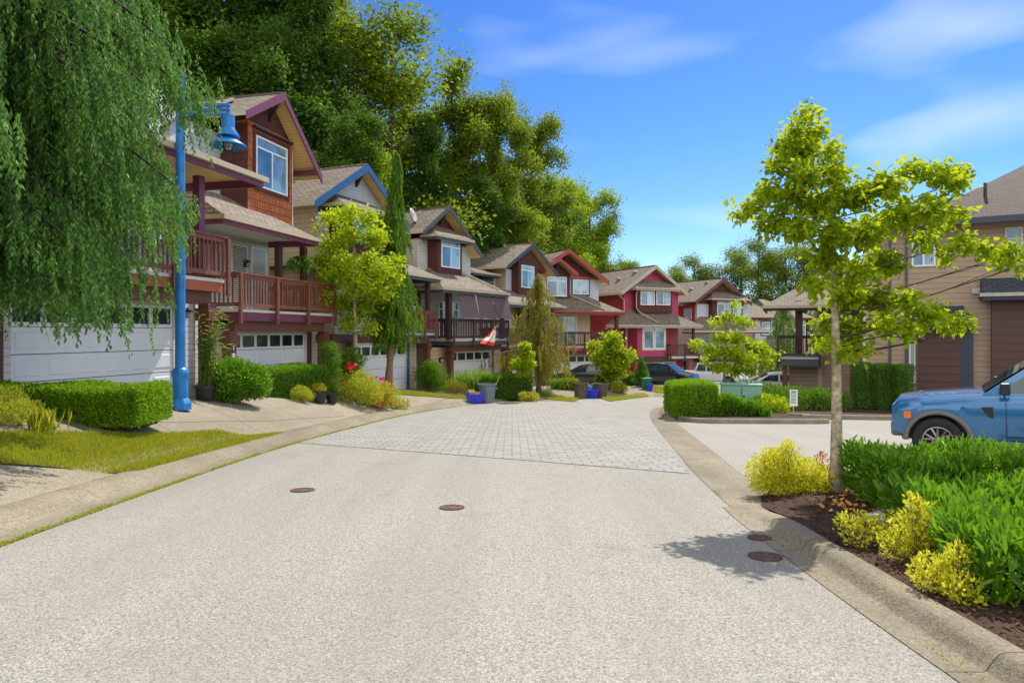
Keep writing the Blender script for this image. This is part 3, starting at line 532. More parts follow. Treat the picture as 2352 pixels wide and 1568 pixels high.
    def column(s, u, v, z0, z1, w=.26, mat='post_wood', cap=True):
        m = MB(); m.box(u-w/2, u+w/2, v-w/2, v+w/2, z0, z1); 
        if cap: m.box(u-w/2-.05, u+w/2+.05, v-w/2-.05, v+w/2+.05, z1-.42, z1-.12); m.box(u-w/2-.03, u+w/2+.03, v-w/2-.03, v+w/2+.03, z0, z0+.25)
        return m.build('column', mat, s.t, bevel=.01)
    def vent(s, u, v, z, slope=-.6):
        m = MB(); m.box(u-.22, u+.22, v-.18, v+.18, z-.05, z+.07); m.box(u-.16, u+.16, v-.13, v+.13, z+.071, z+.12); m.build('roof_vent', 'grey_metal', s.t, bevel=.02)
    def spout(s, pts, mat='tan_metal', r=.045): m = MB(); m.tube(pts, r, 6); return m.build('downspout', mat, s.t)
    def bracket(s, u, z, v0, v1, mat='dark_wood'):
        m = MB(); m.box(u-.05, u+.05, v0+.02, v1, z-.12, z-.02); m.box(u-.05, u+.05, v1-.1, v1-.002, z-.75, z-.121); m.extr([(u-.04, v0+.12, z-.125), (u-.04, v0+.24, z-.125), (u-.04, v1-.101, z-.58), (u-.04, v1-.101, z-.72)], (.08, 0, 0)); fixnormals(m.build('bracket', mat, s.t))
    def lamp(s, u, v, z):
        m = MB(); m.box(u-.07, u+.07, v-.03, v, z-.12, z+.12); m.lathe([(.0, .16), (.10, .1), (.11, .06), (.02, .05)], 10, c=(u, v-.14, z)); m.tube([(u, v-.03, z+.05), (u, v-.1, z+.17), (u, v-.14, z+.15)], .012, 5); L_ = m.build('wall_light', 'iron', s.t); g = MB(); g.lathe([(.0, -.12), (.06, -.10), (.075, .0), (.07, .05)], 10, c=(u, v-.14, z)); g.build('glass', 'lamp_glass', L_, smooth=True)
BACK = 10.
# ----- Z: nearest house on the left, mostly behind the cedar
h = House('Z', 'nearest townhouse on the left, half hidden behind the big weeping conifer')
zl = pk('Z', 22, 735, .4)[0]; zr = pk('Z', 396, 735, .4)[0]
h.box('wall', 'siding_cream', zl-3, 1.32, .46, BACK, -.6, 2.44); h.box('corner_board', 'siding_cream', 1.3, 1.42, .40, .5, -.6, 2.43); h.box('wall_base', 'trim_dark_plum', zl-.42, zl-.15, .38, .458, -.5, 2.4)
h.garage(zl, zr, 2.13, .40, 6)
h.deck(-8.2, 1.25, -.55, 1.5, 3.9, 6, 'redwood', beam=True)
h.column(pk('Z', 476, 800, -.35)[0], -.35, -.5, 2.2, .3, cap=True); h.lamp(.95, .458, 1.95)
h.box('upper_wall', 'siding_beige', -8, 1.3, 1.5, BACK, 2.45, 5.5); h.box('front_wall', 'siding_grey', -.9, 1.28, 1.38, 1.499, 2.6, 8.0)
h.column(.55, -.3, 3.0, 5.3, .2, 'trim_plum', cap=False); h.column(-3.5, -.3, 3.0, 5.3, .2, 'trim_plum', cap=False)
h.hip(-8.5, 2.1, -1.1, 1.5, 5.55, 6.7, fas='trim_plum', soff='soffit'); h.box('upper_wall', 'siding_beige', -7.0, -.1, 1.5, BACK, 5.5, 8.0)
h.gable(-7.6, 7.7, -3.6, 10.0, .3, 7.7, 1.0, BACK+.5); h.gablewall(-7.0, 7.9, -3.6, 9.8, -.1, 7.9, 1.5, 'siding_beige')
h.window(-4.5, -2.6, 6.7, 8.2, 1.5); h.window(-3.6, -2.4, 2.95, 4.9, 1.5, blind=True); h.window(-1.6, -.4+.5, 2.95, 4.9, 1.36)
# ----- A: number 18
h = House('A', 'townhouse number 18 with orange brown shingled bay under a plum gable, second from the left')
dl = pk('A', 518, 800)[0]
h.box('wall', 'siding_cream', -6.6, 1.1, .03, BACK, -.6, 2.44); h.box('corner_board', 'siding_cream', 1.08, 1.2, -.02, .1, -.6, 2.43); h.box('wall_base', 'trim_dark_plum', .145, .5, -.05, .028, -.5, 2.3)
h.garage(dl, 0, 2.13, -.03, 6)
d0 = pk('A', 549, 700, -1.)[0]; d1 = pk('A', 767, 700, -1.)[0]
h.deck(d0, d1, -1., 2.2, 3.92, 4, 'trim_plum'); h.column(pk('A', 526, 800, -.6)[0], -.6, -.6, 2.2, .3); h.column(pk('A', 742, 800, -.6)[0], -.6, -.6, 2.2, .3)
cu = pk('A', 526, 800, -.6)[0]; text('house_number', '1', .3, 'number_white', h.t, (cu, -.757, 1.72)); text('house_number', '8', .3, 'number_white', h.t, (cu, -.757, 1.42))
h.box('upper_wall', 'siding_blue_grey', -6.4, .4, 1.7, BACK, 2.45, 5.6); h.box('side_wall', 'siding_beige', .4, 1.1, 2.2, BACK, 2.45, 5.6)
a, b = pk('A', 529, 555, 1.7), pk('A', 553, 621, 1.7); h.window(a[0], b[0]+.35, 2.9, a[1]-.05, 1.7, trans=0, cols=1, pane='dark_glass', blind=True, trim='siding_cream')
a, b = pk('A', 575, 563, 1.7), pk('A', 610, 629, 1.7); h.window(a[0], b[0], 2.9, a[1]-.05, 1.7, trans=0, cols=1, pane='window_glass', trim='siding_cream', blind=True); h.lamp(pk('A', 560, 590, 1.7)[0], 1.68, 4.6)
for px, hh in ((640, -.75), (697, -.75)): h.column(pk('A', px, 600, hh+.3)[0], hh+.3, 2.9, 5.2, .2, 'dark_wood', cap=False)
g1 = pk('A', 735, 560, -1.25)[0]
h.hip(-6.2, g1, -1.25, .75, 5.42, 6.55, fas='trim_plum', in0=.6)
b0 = pk('A', 569, 500, 0.)[0]; b1 = pk('A', 671, 500, 0.)[0]
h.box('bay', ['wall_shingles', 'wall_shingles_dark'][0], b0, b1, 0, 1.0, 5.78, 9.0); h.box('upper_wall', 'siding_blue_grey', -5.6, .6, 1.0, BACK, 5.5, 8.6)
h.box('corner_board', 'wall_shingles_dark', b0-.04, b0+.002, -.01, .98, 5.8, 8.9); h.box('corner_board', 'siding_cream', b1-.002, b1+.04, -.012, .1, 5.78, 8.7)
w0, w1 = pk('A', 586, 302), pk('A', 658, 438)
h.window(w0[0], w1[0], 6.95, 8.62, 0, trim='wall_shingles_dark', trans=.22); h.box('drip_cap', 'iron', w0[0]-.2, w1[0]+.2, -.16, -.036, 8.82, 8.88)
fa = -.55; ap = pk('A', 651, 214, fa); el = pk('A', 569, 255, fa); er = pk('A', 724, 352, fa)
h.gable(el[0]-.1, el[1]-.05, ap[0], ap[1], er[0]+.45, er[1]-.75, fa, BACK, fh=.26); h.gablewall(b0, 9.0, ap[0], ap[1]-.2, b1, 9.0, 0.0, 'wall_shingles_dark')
h.bracket(ap[0], ap[1]-.15, fa, .0); h.box('outrigger', 'trim_plum', er[0]-.0, er[0]+.22, fa-.02, .98, er[1]-.75, er[1]-.6)
h.gable(-5.9, 8.25, -2.9, 9.9, .9, 8.0, .9, BACK+.4, fascia='trim_taupe', fh=.1)
# ----- B
h = House('B', 'townhouse number 19 with bright blue gable boards, half hidden by the yellow green maple')
dl = pk('B', 806, 830)[0]
h.box('wall', 'siding_beige', -5.8, 1.0, .03, BACK, -.5, 2.4); h.garage(dl, 0, 2.13, -.03, 6); h.box('wall_base', 'trim_blue', .145, .42, -.05, .028, -.4, 2.3); h.box('corner_board', 'siding_cream', .98, 1.1, -.02, .1, -.5, 2.38)
h.box('lintel', 'post_wood', -5.6, .9, -.12, -.062, 2.27, 2.62); h.box('lower_bay', 'siding_cream', -5.4, .9, -.1, 1.5, 2.63, 4.0); h.column(-4.6, -.3, -.5, 2.3, .26); text('house_number', '19', .26, 'number_white', h.t, (-4.6, -.437, 1.5)); h.column(1.3, -.5, -.5, 2.3, .28)
h.box('upper_wall', 'siding_beige', -5.2, 1.2, 1.5, BACK, 2.41, 5.6); h.deck(-1.9, pk('B', 1000, 760, -1.)[0], -1., 1.5, 3.75, 4, 'trim_blue', left=True)
h.window(-4.2, -2.2, 4.1, 5.2, 1.5); h.column(1.2, -.6, 2.8, 5.2, .2, 'dark_wood', cap=False)
h.hip(-5.6, pk('B', 1014, 680, -1.2)[0], -1.2, 1.0, 5.4, 6.5, fas='trim_slate')
h.box('upper_wall', 'siding_beige', pk('B', 728, 500, .7)[0], 1.3, .72, BACK, 5.5, 7.95); ul = pk('B', 728, 500, .7)[0]
h.box('front_wall', 'siding_blue_grey', ul, ul+1.55, .66, .719, 5.5, 7.9)
ap = pk('B', 843, 377, .1); el = pk('B', 724, 461, .1); h.gable(el[0], el[1], ap[0], ap[1], 2*ap[0]-el[0], el[1], .1, BACK+.4, fascia='trim_blue', fh=.32)
h.gablewall(el[0]+.45, 7.95, ap[0], ap[1]-.18, 2*ap[0]-el[0]-.45, 7.95, .7, 'siding_blue_grey'); h.bracket(ap[0], ap[1]-.2, .1, .7); h.box('frieze', 'trim_navy', ul, -.2, .60, .659, 7.65, 7.9)
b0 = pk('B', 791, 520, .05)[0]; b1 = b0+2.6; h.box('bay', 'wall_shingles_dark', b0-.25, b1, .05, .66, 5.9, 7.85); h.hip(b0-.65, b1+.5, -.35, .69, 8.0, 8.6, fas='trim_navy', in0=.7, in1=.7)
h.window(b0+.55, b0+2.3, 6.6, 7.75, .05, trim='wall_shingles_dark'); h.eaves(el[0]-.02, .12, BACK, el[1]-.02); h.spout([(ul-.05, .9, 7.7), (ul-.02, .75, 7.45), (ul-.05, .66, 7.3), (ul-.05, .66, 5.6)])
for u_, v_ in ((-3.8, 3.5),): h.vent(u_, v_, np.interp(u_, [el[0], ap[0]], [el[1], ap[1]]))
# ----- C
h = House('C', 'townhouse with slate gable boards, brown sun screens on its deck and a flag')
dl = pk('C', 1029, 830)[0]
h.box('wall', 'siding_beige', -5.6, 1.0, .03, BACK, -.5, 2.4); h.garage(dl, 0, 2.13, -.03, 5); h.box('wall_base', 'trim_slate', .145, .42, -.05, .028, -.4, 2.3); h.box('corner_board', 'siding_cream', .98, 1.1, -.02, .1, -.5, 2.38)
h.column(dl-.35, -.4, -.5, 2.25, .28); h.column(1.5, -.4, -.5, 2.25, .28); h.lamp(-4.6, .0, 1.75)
d0 = pk('C', 1041, 750, -1.)[0]; d1 = pk('C', 1166, 750, -1.)[0]; D = h.deck(d0, d1, -1., 1.5, 3.88, 4, 'trim_slate', rail='rail_shaded')
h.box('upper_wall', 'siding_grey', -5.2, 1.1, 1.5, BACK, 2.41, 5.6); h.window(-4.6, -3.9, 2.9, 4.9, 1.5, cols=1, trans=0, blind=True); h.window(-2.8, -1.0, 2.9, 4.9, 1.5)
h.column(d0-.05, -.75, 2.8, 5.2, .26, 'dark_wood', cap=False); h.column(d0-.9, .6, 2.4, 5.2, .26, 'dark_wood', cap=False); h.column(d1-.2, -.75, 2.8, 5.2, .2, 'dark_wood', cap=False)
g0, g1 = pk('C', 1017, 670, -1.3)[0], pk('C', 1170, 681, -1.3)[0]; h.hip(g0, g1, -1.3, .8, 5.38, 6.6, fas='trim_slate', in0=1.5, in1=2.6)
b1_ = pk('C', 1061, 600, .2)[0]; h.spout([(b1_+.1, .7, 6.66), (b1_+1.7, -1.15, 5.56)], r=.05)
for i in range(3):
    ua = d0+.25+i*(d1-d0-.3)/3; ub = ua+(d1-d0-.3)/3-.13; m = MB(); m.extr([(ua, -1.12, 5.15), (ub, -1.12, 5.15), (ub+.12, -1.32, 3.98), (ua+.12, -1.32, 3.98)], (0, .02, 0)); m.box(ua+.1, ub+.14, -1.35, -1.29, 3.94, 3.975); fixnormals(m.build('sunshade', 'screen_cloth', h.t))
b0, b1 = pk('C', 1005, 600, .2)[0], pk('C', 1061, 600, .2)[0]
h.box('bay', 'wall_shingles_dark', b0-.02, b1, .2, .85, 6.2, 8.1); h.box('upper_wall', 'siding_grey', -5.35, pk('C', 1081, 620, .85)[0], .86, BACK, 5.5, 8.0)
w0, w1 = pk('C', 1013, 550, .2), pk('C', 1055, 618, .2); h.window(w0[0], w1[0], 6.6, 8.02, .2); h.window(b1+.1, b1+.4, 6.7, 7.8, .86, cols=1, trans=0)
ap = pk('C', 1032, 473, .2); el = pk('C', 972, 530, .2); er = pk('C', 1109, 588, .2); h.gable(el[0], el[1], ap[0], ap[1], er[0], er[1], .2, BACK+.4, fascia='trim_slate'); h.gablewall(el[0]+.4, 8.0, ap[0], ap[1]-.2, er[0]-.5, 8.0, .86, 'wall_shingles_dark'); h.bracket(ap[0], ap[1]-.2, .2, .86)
h.hip(b0-.55, b1+.5, -.2, .88, 8.2, 8.85, fas='trim_slate', in0=.7, in1=.7); h.vent(ap[0]-.8, 4, ap[1]-.45)
m = MB(); m.lathe([(.0, .0), (.25, .04), (.42, .14), (.425, .15), (.25, .06), (0, .02)], 18); m.tube([(0, 0, 0), (0, -.25, -.2), (.0, -.3, -.45)], .03, 6); m.tube([(.0, .1, .0), (.15, .1, .5)], .015, 5); m.lathe([(0, .42), (.05, .44), (.05, .52), (0, .54)], 8, c=(.15, .1, 0))
sdh = m.build('satellite_dish', 'grey_metal', h.t, smooth=True); sdh.location = (el[0]+.75, 1.6, 9.25); sdh.rotation_euler = (R(70), 0, R(20))
# ----- D
h = House('D', 'townhouse with navy gable boards, just right of the house with sun screens')
dl = 0.0
h.box('wall', 'siding_grey', -1.0, 5.6, .03, BACK, -.5, 2.4); h.garage(.05, 4.0, 2.13, -.03, 6); h.column(-.3, -.4, -.5, 2.3, .26); h.column(4.6, -.4, -.5, 2.3, .26)
h.deck(-.9, 5.4, -1., 1.5, 3.88, 5, 'trim_slate', rail='rail_shaded'); h.box('upper_wall', 'siding_beige', -.8, 5.6, 1.5, BACK, 2.41, 5.6); h.window(.2, .9, 2.9, 4.9, 1.5, cols=1, trans=0); h.window(1.7, 3.6, 2.9, 4.9, 1.5)
h.hip(-1.0, 6.4, -1.2, .8, 5.42, 6.4, fas='trim_slate')
ul = pk('D', 1163, 640, .7)[0]; h.box('upper_wall', 'siding_beige', ul, ul+5.6, .8, BACK, 5.5, 7.8); h.box('front_wall', 'siding_blue_grey', ul+.01, ul+1.4, .75, .799, 5.5, 7.75)
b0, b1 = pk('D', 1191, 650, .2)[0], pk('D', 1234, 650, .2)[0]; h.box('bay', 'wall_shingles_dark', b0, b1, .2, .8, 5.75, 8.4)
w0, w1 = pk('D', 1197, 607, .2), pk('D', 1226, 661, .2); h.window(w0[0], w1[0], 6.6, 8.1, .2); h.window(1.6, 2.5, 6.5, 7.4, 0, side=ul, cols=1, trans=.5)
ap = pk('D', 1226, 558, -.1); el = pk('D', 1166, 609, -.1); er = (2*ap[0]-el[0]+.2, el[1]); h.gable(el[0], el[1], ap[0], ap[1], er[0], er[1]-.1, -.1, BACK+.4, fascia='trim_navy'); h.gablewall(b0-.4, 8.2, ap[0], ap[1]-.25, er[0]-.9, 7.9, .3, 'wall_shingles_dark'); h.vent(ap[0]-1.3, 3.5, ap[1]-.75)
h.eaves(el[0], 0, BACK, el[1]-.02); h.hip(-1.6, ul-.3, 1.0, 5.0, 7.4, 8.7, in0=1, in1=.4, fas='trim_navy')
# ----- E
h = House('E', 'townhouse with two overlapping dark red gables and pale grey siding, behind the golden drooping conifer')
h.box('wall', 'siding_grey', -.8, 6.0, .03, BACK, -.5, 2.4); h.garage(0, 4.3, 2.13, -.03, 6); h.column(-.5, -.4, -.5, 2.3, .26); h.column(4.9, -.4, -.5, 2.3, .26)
h.deck(-1.2, 5.6, -1., 1.2, 3.9, 5, 'trim_red', rail='rail_shaded'); h.box('upper_wall', 'siding_beige', -.8, 4.2, 1.2, BACK, 2.41, 5.6); h.window(1.3, 2.9, 2.8, 5.1, 1.2, trans=0, cols=2, trim='siding_cream', blind=False); h.window(-.1, .6, 2.8, 5.1, 1.2, trans=0, cols=1, trim='siding_cream')
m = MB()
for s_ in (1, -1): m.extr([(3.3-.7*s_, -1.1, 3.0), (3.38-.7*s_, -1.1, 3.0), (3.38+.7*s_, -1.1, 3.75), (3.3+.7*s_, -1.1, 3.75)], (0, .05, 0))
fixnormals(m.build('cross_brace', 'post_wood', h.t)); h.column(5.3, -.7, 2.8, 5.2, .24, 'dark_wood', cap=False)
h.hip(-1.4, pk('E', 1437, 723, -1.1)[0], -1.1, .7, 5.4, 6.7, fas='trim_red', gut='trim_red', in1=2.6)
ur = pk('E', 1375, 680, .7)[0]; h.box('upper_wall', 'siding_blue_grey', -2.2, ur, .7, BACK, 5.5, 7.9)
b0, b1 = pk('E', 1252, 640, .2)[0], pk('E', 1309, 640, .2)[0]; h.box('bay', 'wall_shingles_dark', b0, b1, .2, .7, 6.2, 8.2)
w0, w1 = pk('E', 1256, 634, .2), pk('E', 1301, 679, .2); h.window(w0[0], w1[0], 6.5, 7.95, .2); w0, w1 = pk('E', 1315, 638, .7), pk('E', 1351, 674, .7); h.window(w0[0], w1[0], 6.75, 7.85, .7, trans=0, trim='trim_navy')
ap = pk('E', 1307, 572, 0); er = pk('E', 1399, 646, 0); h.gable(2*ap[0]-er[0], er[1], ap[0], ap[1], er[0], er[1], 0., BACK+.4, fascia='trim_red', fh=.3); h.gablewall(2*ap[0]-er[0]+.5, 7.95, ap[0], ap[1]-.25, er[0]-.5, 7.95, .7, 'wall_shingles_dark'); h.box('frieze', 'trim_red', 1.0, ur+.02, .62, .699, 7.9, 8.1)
sa = pk('E', 1285, 592, -.4); sr = pk('E', 1328, 628, -.4); h.gable(2*sa[0]-sr[0]-.3, sr[1], sa[0], sa[1], sr[0], sr[1], -.4, 1.5, fascia='trim_red', fh=.26); h.gablewall(b0, 8.15, sa[0], sa[1]-.2, b1, 8.15, .2, 'wall_shingles_dark'); h.spout([(b1+.1, .6, 6.72), (b1+2.3, -1.0, 5.55)], r=.05); h.bracket(sa[0], sa[1]-.15, -.4, .2); h.bracket(ap[0], ap[1]-.2, 0, .7); h.vent(ap[0]-1.2, 4, ap[1]-.8)
# ----- F: the crimson house
h = House('F', 'crimson sided townhouse with pale gable boards and white windows at the bend of the street')
uc = pk('F', 1433, 700, .6)[0]; ue = pk('F', 1558, 700, .6)[0]
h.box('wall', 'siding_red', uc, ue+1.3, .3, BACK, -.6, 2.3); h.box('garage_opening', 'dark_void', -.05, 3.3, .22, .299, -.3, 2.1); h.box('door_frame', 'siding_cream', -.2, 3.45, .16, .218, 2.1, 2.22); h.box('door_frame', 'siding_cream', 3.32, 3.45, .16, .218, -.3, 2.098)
h.box('lintel', 'dark_wood', uc, ue+.6, -.3, .298, 2.28, 2.72); h.column(-1.2, -.1, -.5, 2.28, .9, 'siding_red', cap=False); h.column(ue+.2, -.2, -.5, 2.28, .3, 'dark_wood')
h.box('upper_wall', 'siding_red', uc, ue+.5, 1.2, BACK, 2.31, 5.7); l0, l1 = pk('F', 1464, 780, -.2)[0], pk('F', 1531, 780, -.2)[0]; h.box('lower_bay', 'siding_crimson', l0, l1, -.2, 1.199, 2.73, 5.3)
w0, w1 = pk('F', 1477, 749, -.2), pk('F', 1527, 800, -.2); mid = (w0[0]+w1[0])/2; h.window(w0[0]+.05, mid-.06, w1[1], 5.2, -.2, trans=0, cols=1); h.window(mid+.06, w1[0]-.05, w1[1], 5.2, -.2, trans=0, cols=1)
f_ = MB(); f_.box(w0[0]-.1, w1[0]+.1, -.225, -.201, w1[1]-.15, w1[1]-.002); f_.box(w0[0]-.1, w0[0]+.04, -.225, -.201, w1[1], 5.25); f_.box(w1[0]-.04, w1[0]+.1, -.225, -.201, w1[1], 5.25); f_.box(mid-.055, mid+.055, -.225, -.201, w1[1], 5.25); f_.build('window_surround', 'siding_cream', h.t)
h.window(uc+.75, uc+1.15, 3.4, 5.2, 1.2, cols=1, trans=0, trim='siding_cream'); h.window(l1+.15, l1+.75, 2.9, 5.2, 1.2, cols=1, trans=0, trim='siding_cream')
h.deck(l1+.1, l1+3.4, -.6, 1.2, 3.75, 3, 'siding_cream', rail='rail_shaded', beam=False); h.column(l1+3.0, -.3, 2.7, 5.2, .2, 'dark_wood', cap=False)
g0, g1 = pk('F', 1417, 747, -.9)[0], pk('F', 1614, 747, -.9)[0]; h.hip(g0, g1, -.9, .6, 5.42, 6.75, fas='trim_taupe', gut='trim_taupe', in0=2.2, in1=3.0)
h.box('upper_wall', 'siding_crimson', uc, ue, .6, .9, 5.5, 8.2); h.box('upper_wall', 'siding_red', uc+.02, ue-.02, .901, BACK, 5.5, 8.1)
b0, b1 = pk('F', 1463, 700, .1)[0], pk('F', 1543, 700, .1)[0]; h.box('bay', 'wall_shingles_dark', b0, b1, .1, .6, 6.5, 8.55); h.hip(b0-.5, b1+.6, -.4, .62, 8.65, 9.4, fas='trim_taupe', gut='trim_taupe', in0=.9, in1=.9)
for a_, b_ in ((1471, 1503), (1507, 1539)): w0, w1 = pk('F', a_, 663, .1), pk('F', b_, 701, .1); h.window(w0[0], w1[0], w1[1], w0[1], .1)
ap = pk('F', 1507, 609, 0); el = pk('F', 1427, 671, 0); er = pk('F', 1581, 675, 0); h.gable(el[0], el[1], ap[0], ap[1], er[0], er[1], 0, BACK+.4, fascia='trim_taupe', fh=.3); h.gablewall(el[0]+.5, 8.15, ap[0], ap[1]-.25, er[0]-.5, 8.15, .6, 'siding_crimson')
h.eaves(el[0], .05, BACK, el[1]-.02); h.spout([(el[0], .4, el[1]-.15), (uc-.06, .5, el[1]-.6), (uc-.06, .5, 5.9)]); h.spout([(b0-.1, -.42, 8.5), (b0-.1, .05, 8.2), (b0-.1, .05, 6.9), (b0+.1, -.1, 6.55), (b0+1.6, -.75, 5.62)]); h.vent(ap[0]-1.8, 3, ap[1]-1.05); h.vent(ap[0]-.9, 1.8, ap[1]-.5)
# ----- G
h = House('G', 'townhouse with a plum gable and grey and red siding, right of the crimson house')
uc = pk('G', 1601, 717, .6)[0]; ue = pk('G', 1722, 717, .6)[0]
h.box('wall', 'siding_grey', uc, ue+1, .3, BACK, -.6, 2.3); h.garage(-.3, 3.8, 2.1, .22, 6); h.column(-.9, -.2, -.5, 2.28, .3, 'dark_wood'); h.column(4.6, -.2, -.5, 2.28, .3, 'dark_wood'); h.box('lintel', 'dark_wood', uc, ue+.8, -.3, .17, 2.28, 2.6); h.box('upper_wall', 'siding_grey', uc, ue, 1.2, BACK, 2.31, 5.7)
h.deck(-1.6, 6.4, -.6, 1.2, 3.85, 5, 'trim_navy', rail='rail_shaded', beam=False); g0, g1 = pk('G', 1590, 765, -.9)[0], pk('G', 1768, 762, -.9)[0]; h.hip(g0, g1, -.9, .6, 5.42, 6.9, fas='trim_navy', in0=2.4, in1=3); h.window(.8, 2.8, 2.8, 5, 1.2, cols=2, trans=0)
h.box('upper_wall', 'siding_blue_grey', uc, ue, .6, .9, 5.5, 8.2); h.box('upper_wall', 'siding_red', uc+.02, ue-.02, .901, BACK, 5.5, 8.1); b0, b1 = pk('G', 1636, 700, .1)[0], pk('G', 1706, 700, .1)[0]; h.box('bay', 'wall_shingles_dark', b0, b1, .1, .6, 6.5, 8.6); h.hip(b0-.5, b1+.6, -.4, .62, 8.75, 9.5, fas='trim_dark_plum', in0=.9, in1=.9)
for a_, b_ in ((1647, 1678), (1683, 1702)): w0, w1 = pk('G', a_, 690, .1), pk('G', b_, 726, .1); h.window(w0[0], w1[0], w1[1], w0[1], .1)
h.window(1.4, 2.5, 6.6, 7.8, 0, side=uc, cols=1, trans=0, frame='siding_cream'); ap = pk('G', 1664, 638, 0); el = pk('G', 1598, 691, 0); er = pk('G', 1727, 696, 0); h.gable(el[0], el[1], ap[0], ap[1], er[0], er[1], 0, BACK+.4, fascia='trim_dark_plum', fh=.34); h.gablewall(el[0]+.5, 8.2, ap[0], ap[1]-.25, er[0]-.5, 8.2, .6, 'wall_shingles_dark'); h.vent(ap[0]-1.8, 3, ap[1]-1.05); h.vent(ap[0]-.7, 1.8, ap[1]-.4)
# ----- H: far beige house
h = House('H', 'far beige townhouse with hipped brown roof behind the island maple')
u0, u1 = pk('H', 1690, 740)[0], pk('H', 1850, 740)[0]; um = pk('H', 1748, 740)[0]
h.box('wall', 'siding_tan', u0, u1, 0, BACK, -1, 7.2); h.box('front_wall', 'siding_blue_grey', um-.9, um+1.3, -.3, -.001, 3, 7.0); h.window(um+.1-.2, um+.9, 5.4, 6.9, -.3, cols=1, trans=.5, trim='trim_navy'); h.window(um+4.2, um+5.6, 5.3, 6.9, 0)
zt = pk('H', 1725, 668, 2)[1]; h.hip(u0-.8, um+1.7, -1.0, 5, 7.5, zt, in0=3.2, in1=3.2); h.hip(um+1.5, u1+.6, -.6, 5, 7.5, zt-.8, in0=1, in1=3); h.hip(um-.6, um+4, -1.8, 0, 4.2, 5.6, in0=1.7, in1=1.7, mat='roof_shingles'); h.deck(um-1, u1-1, -1.8, 0, 3.1, 4, 'trim_navy', rail='dark_wood', zb=1.7)
# ----- R: big tan building on the right
h = House('R', 'tall tan sided building with brown panels behind the blue pickup on the right', 'apartment_building')
def ru(px, v=0): return pk('R', px, 700, v)[0]
hz = pk('R', 2300, 502)[1]
h.box('wall', 'siding_tan', ru(1985), ru(2352)+9, 0, 9, -.8, hz); u2 = ru(2130)
u0 = ru(1985); a = ru(2104); b = ru(2236); h.box('brown_panel', 'plank_brown', a+.05, b-.42, -.28, -.001, -.6, pk('R', 2200, 745)[1]); h.box('panel_side', 'trim_navy', b-.419, b-.02, -.24, -.001, -.6, pk('R', 2200, 745)[1])
c_ = ru(2276); h.box('brown_panel', 'plank_brown', c_, c_+5, -.28, -.001, pk('R', 2300, 893)[1], pk('R', 2300, 700)[1]+.4)
for (x0, x1, zz) in ((a-.2, b+.02, pk('R', 2200, 738)[1]), (c_-.35, c_+5.3, pk('R', 2300, 672)[1]-.05)): h.hip(x0, x1, -.85, -.0, zz, zz+.6, in0=.02, in1=.35, mat='roof_slate', fas='trim_navy', gut='trim_taupe')
h.window(ru(2088), ru(2103), pk('R', 2100, 880)[1], pk('R', 2100, 780)[1], 0, cols=1, trans=0, blind=True); h.window(ru(2094), ru(2149), pk('R', 2120, 612)[1], pk('R', 2120, 530)[1], 0); h.window(ru(2308), ru(2349), pk('R', 2330, 585)[1], hz-.35, 0, frame='siding_cream', trans=.4, cols=1)
h.box('exhaust_vent', 'grey_metal', ru(2231), ru(2231)+.3, -.1, -.001, pk('R', 2235, 675)[1], pk('R', 2235, 675)[1]+.22, bevel=.01)
for px in (1985, 2044, 2082): h.box('corner_board', 'siding_cream' if px < 2000 else 'trim_slate', ru(px)-.05, ru(px)+.05, -.04, -.001, -.7, hz-.3)
m = MB(); E_ = hz+.0; x0, x1 = ru(2150)-1.0, ru(2352)+9.6; zr = hz+2.9
m.add([(x0, -.7, E_), (x1, -.7, E_), (x1-4.5, 4.5, zr), (x0+4.5, 4.5, zr)], [(0, 1, 2, 3)], 0); m.add([(x0, 9.7, E_), (x0, -.7, E_), (x0+4.5, 4.5, zr)], [(0, 1, 2)], 0); m.add([(x1, -.7, E_), (x1, 9.7, E_), (x1-4.5, 4.5, zr)], [(0, 1, 2)], 0); m.add([(x1, 9.7, E_), (x0, 9.7, E_), (x0+4.5, 4.5, zr), (x1-4.5, 4.5, zr)], [(0, 1, 2, 3)], 0); m.add([(x0, -.7, E_-.03), (x1, -.7, E_-.03), (x1, 9.7, E_-.03), (x0, 9.7, E_-.03)], [(3, 2, 1, 0)], 1)
rf = m.build('roof', ['roof_shingles_dark', 'trim_navy'], h.t); g = MB(); g.box(x0-.05, x1+.05, -.8, -.69, E_-.22, E_+.01); g.box(x0-.08, x0+.01, -.689, 9.7, E_-.22, E_+.01); g.build('gutter', 'trim_navy', rf); m = MB(); q = pk('R', 2264, 470, 1.0); m.tube([(q[0], 1.2, E_+.6), (q[0], 1.2, E_+1.6)], .06, 8); m.lathe([(.14, 0), (.1, .12), (.06, .2)], 10, c=(q[0], 1.2, E_+.72)); m.build('vent_pipe', 'iron', rf)
x2 = ru(1985)-.1; m = MB(); E2 = hz-.1; m.add([(x2-.6, -.6, E2), (x0+1.2, -.6, E2), (x0+1.2, 4, E2+1.6), (x2+3, 4, E2+1.6)], [(0, 1, 2, 3)], 0); m.add([(x2-.6, 9, E2), (x2-.6, -.6, E2), (x2+3, 4, E2+1.6)], [(0, 1, 2)], 0); m.build('roof', 'roof_shingles_dark', h.t)
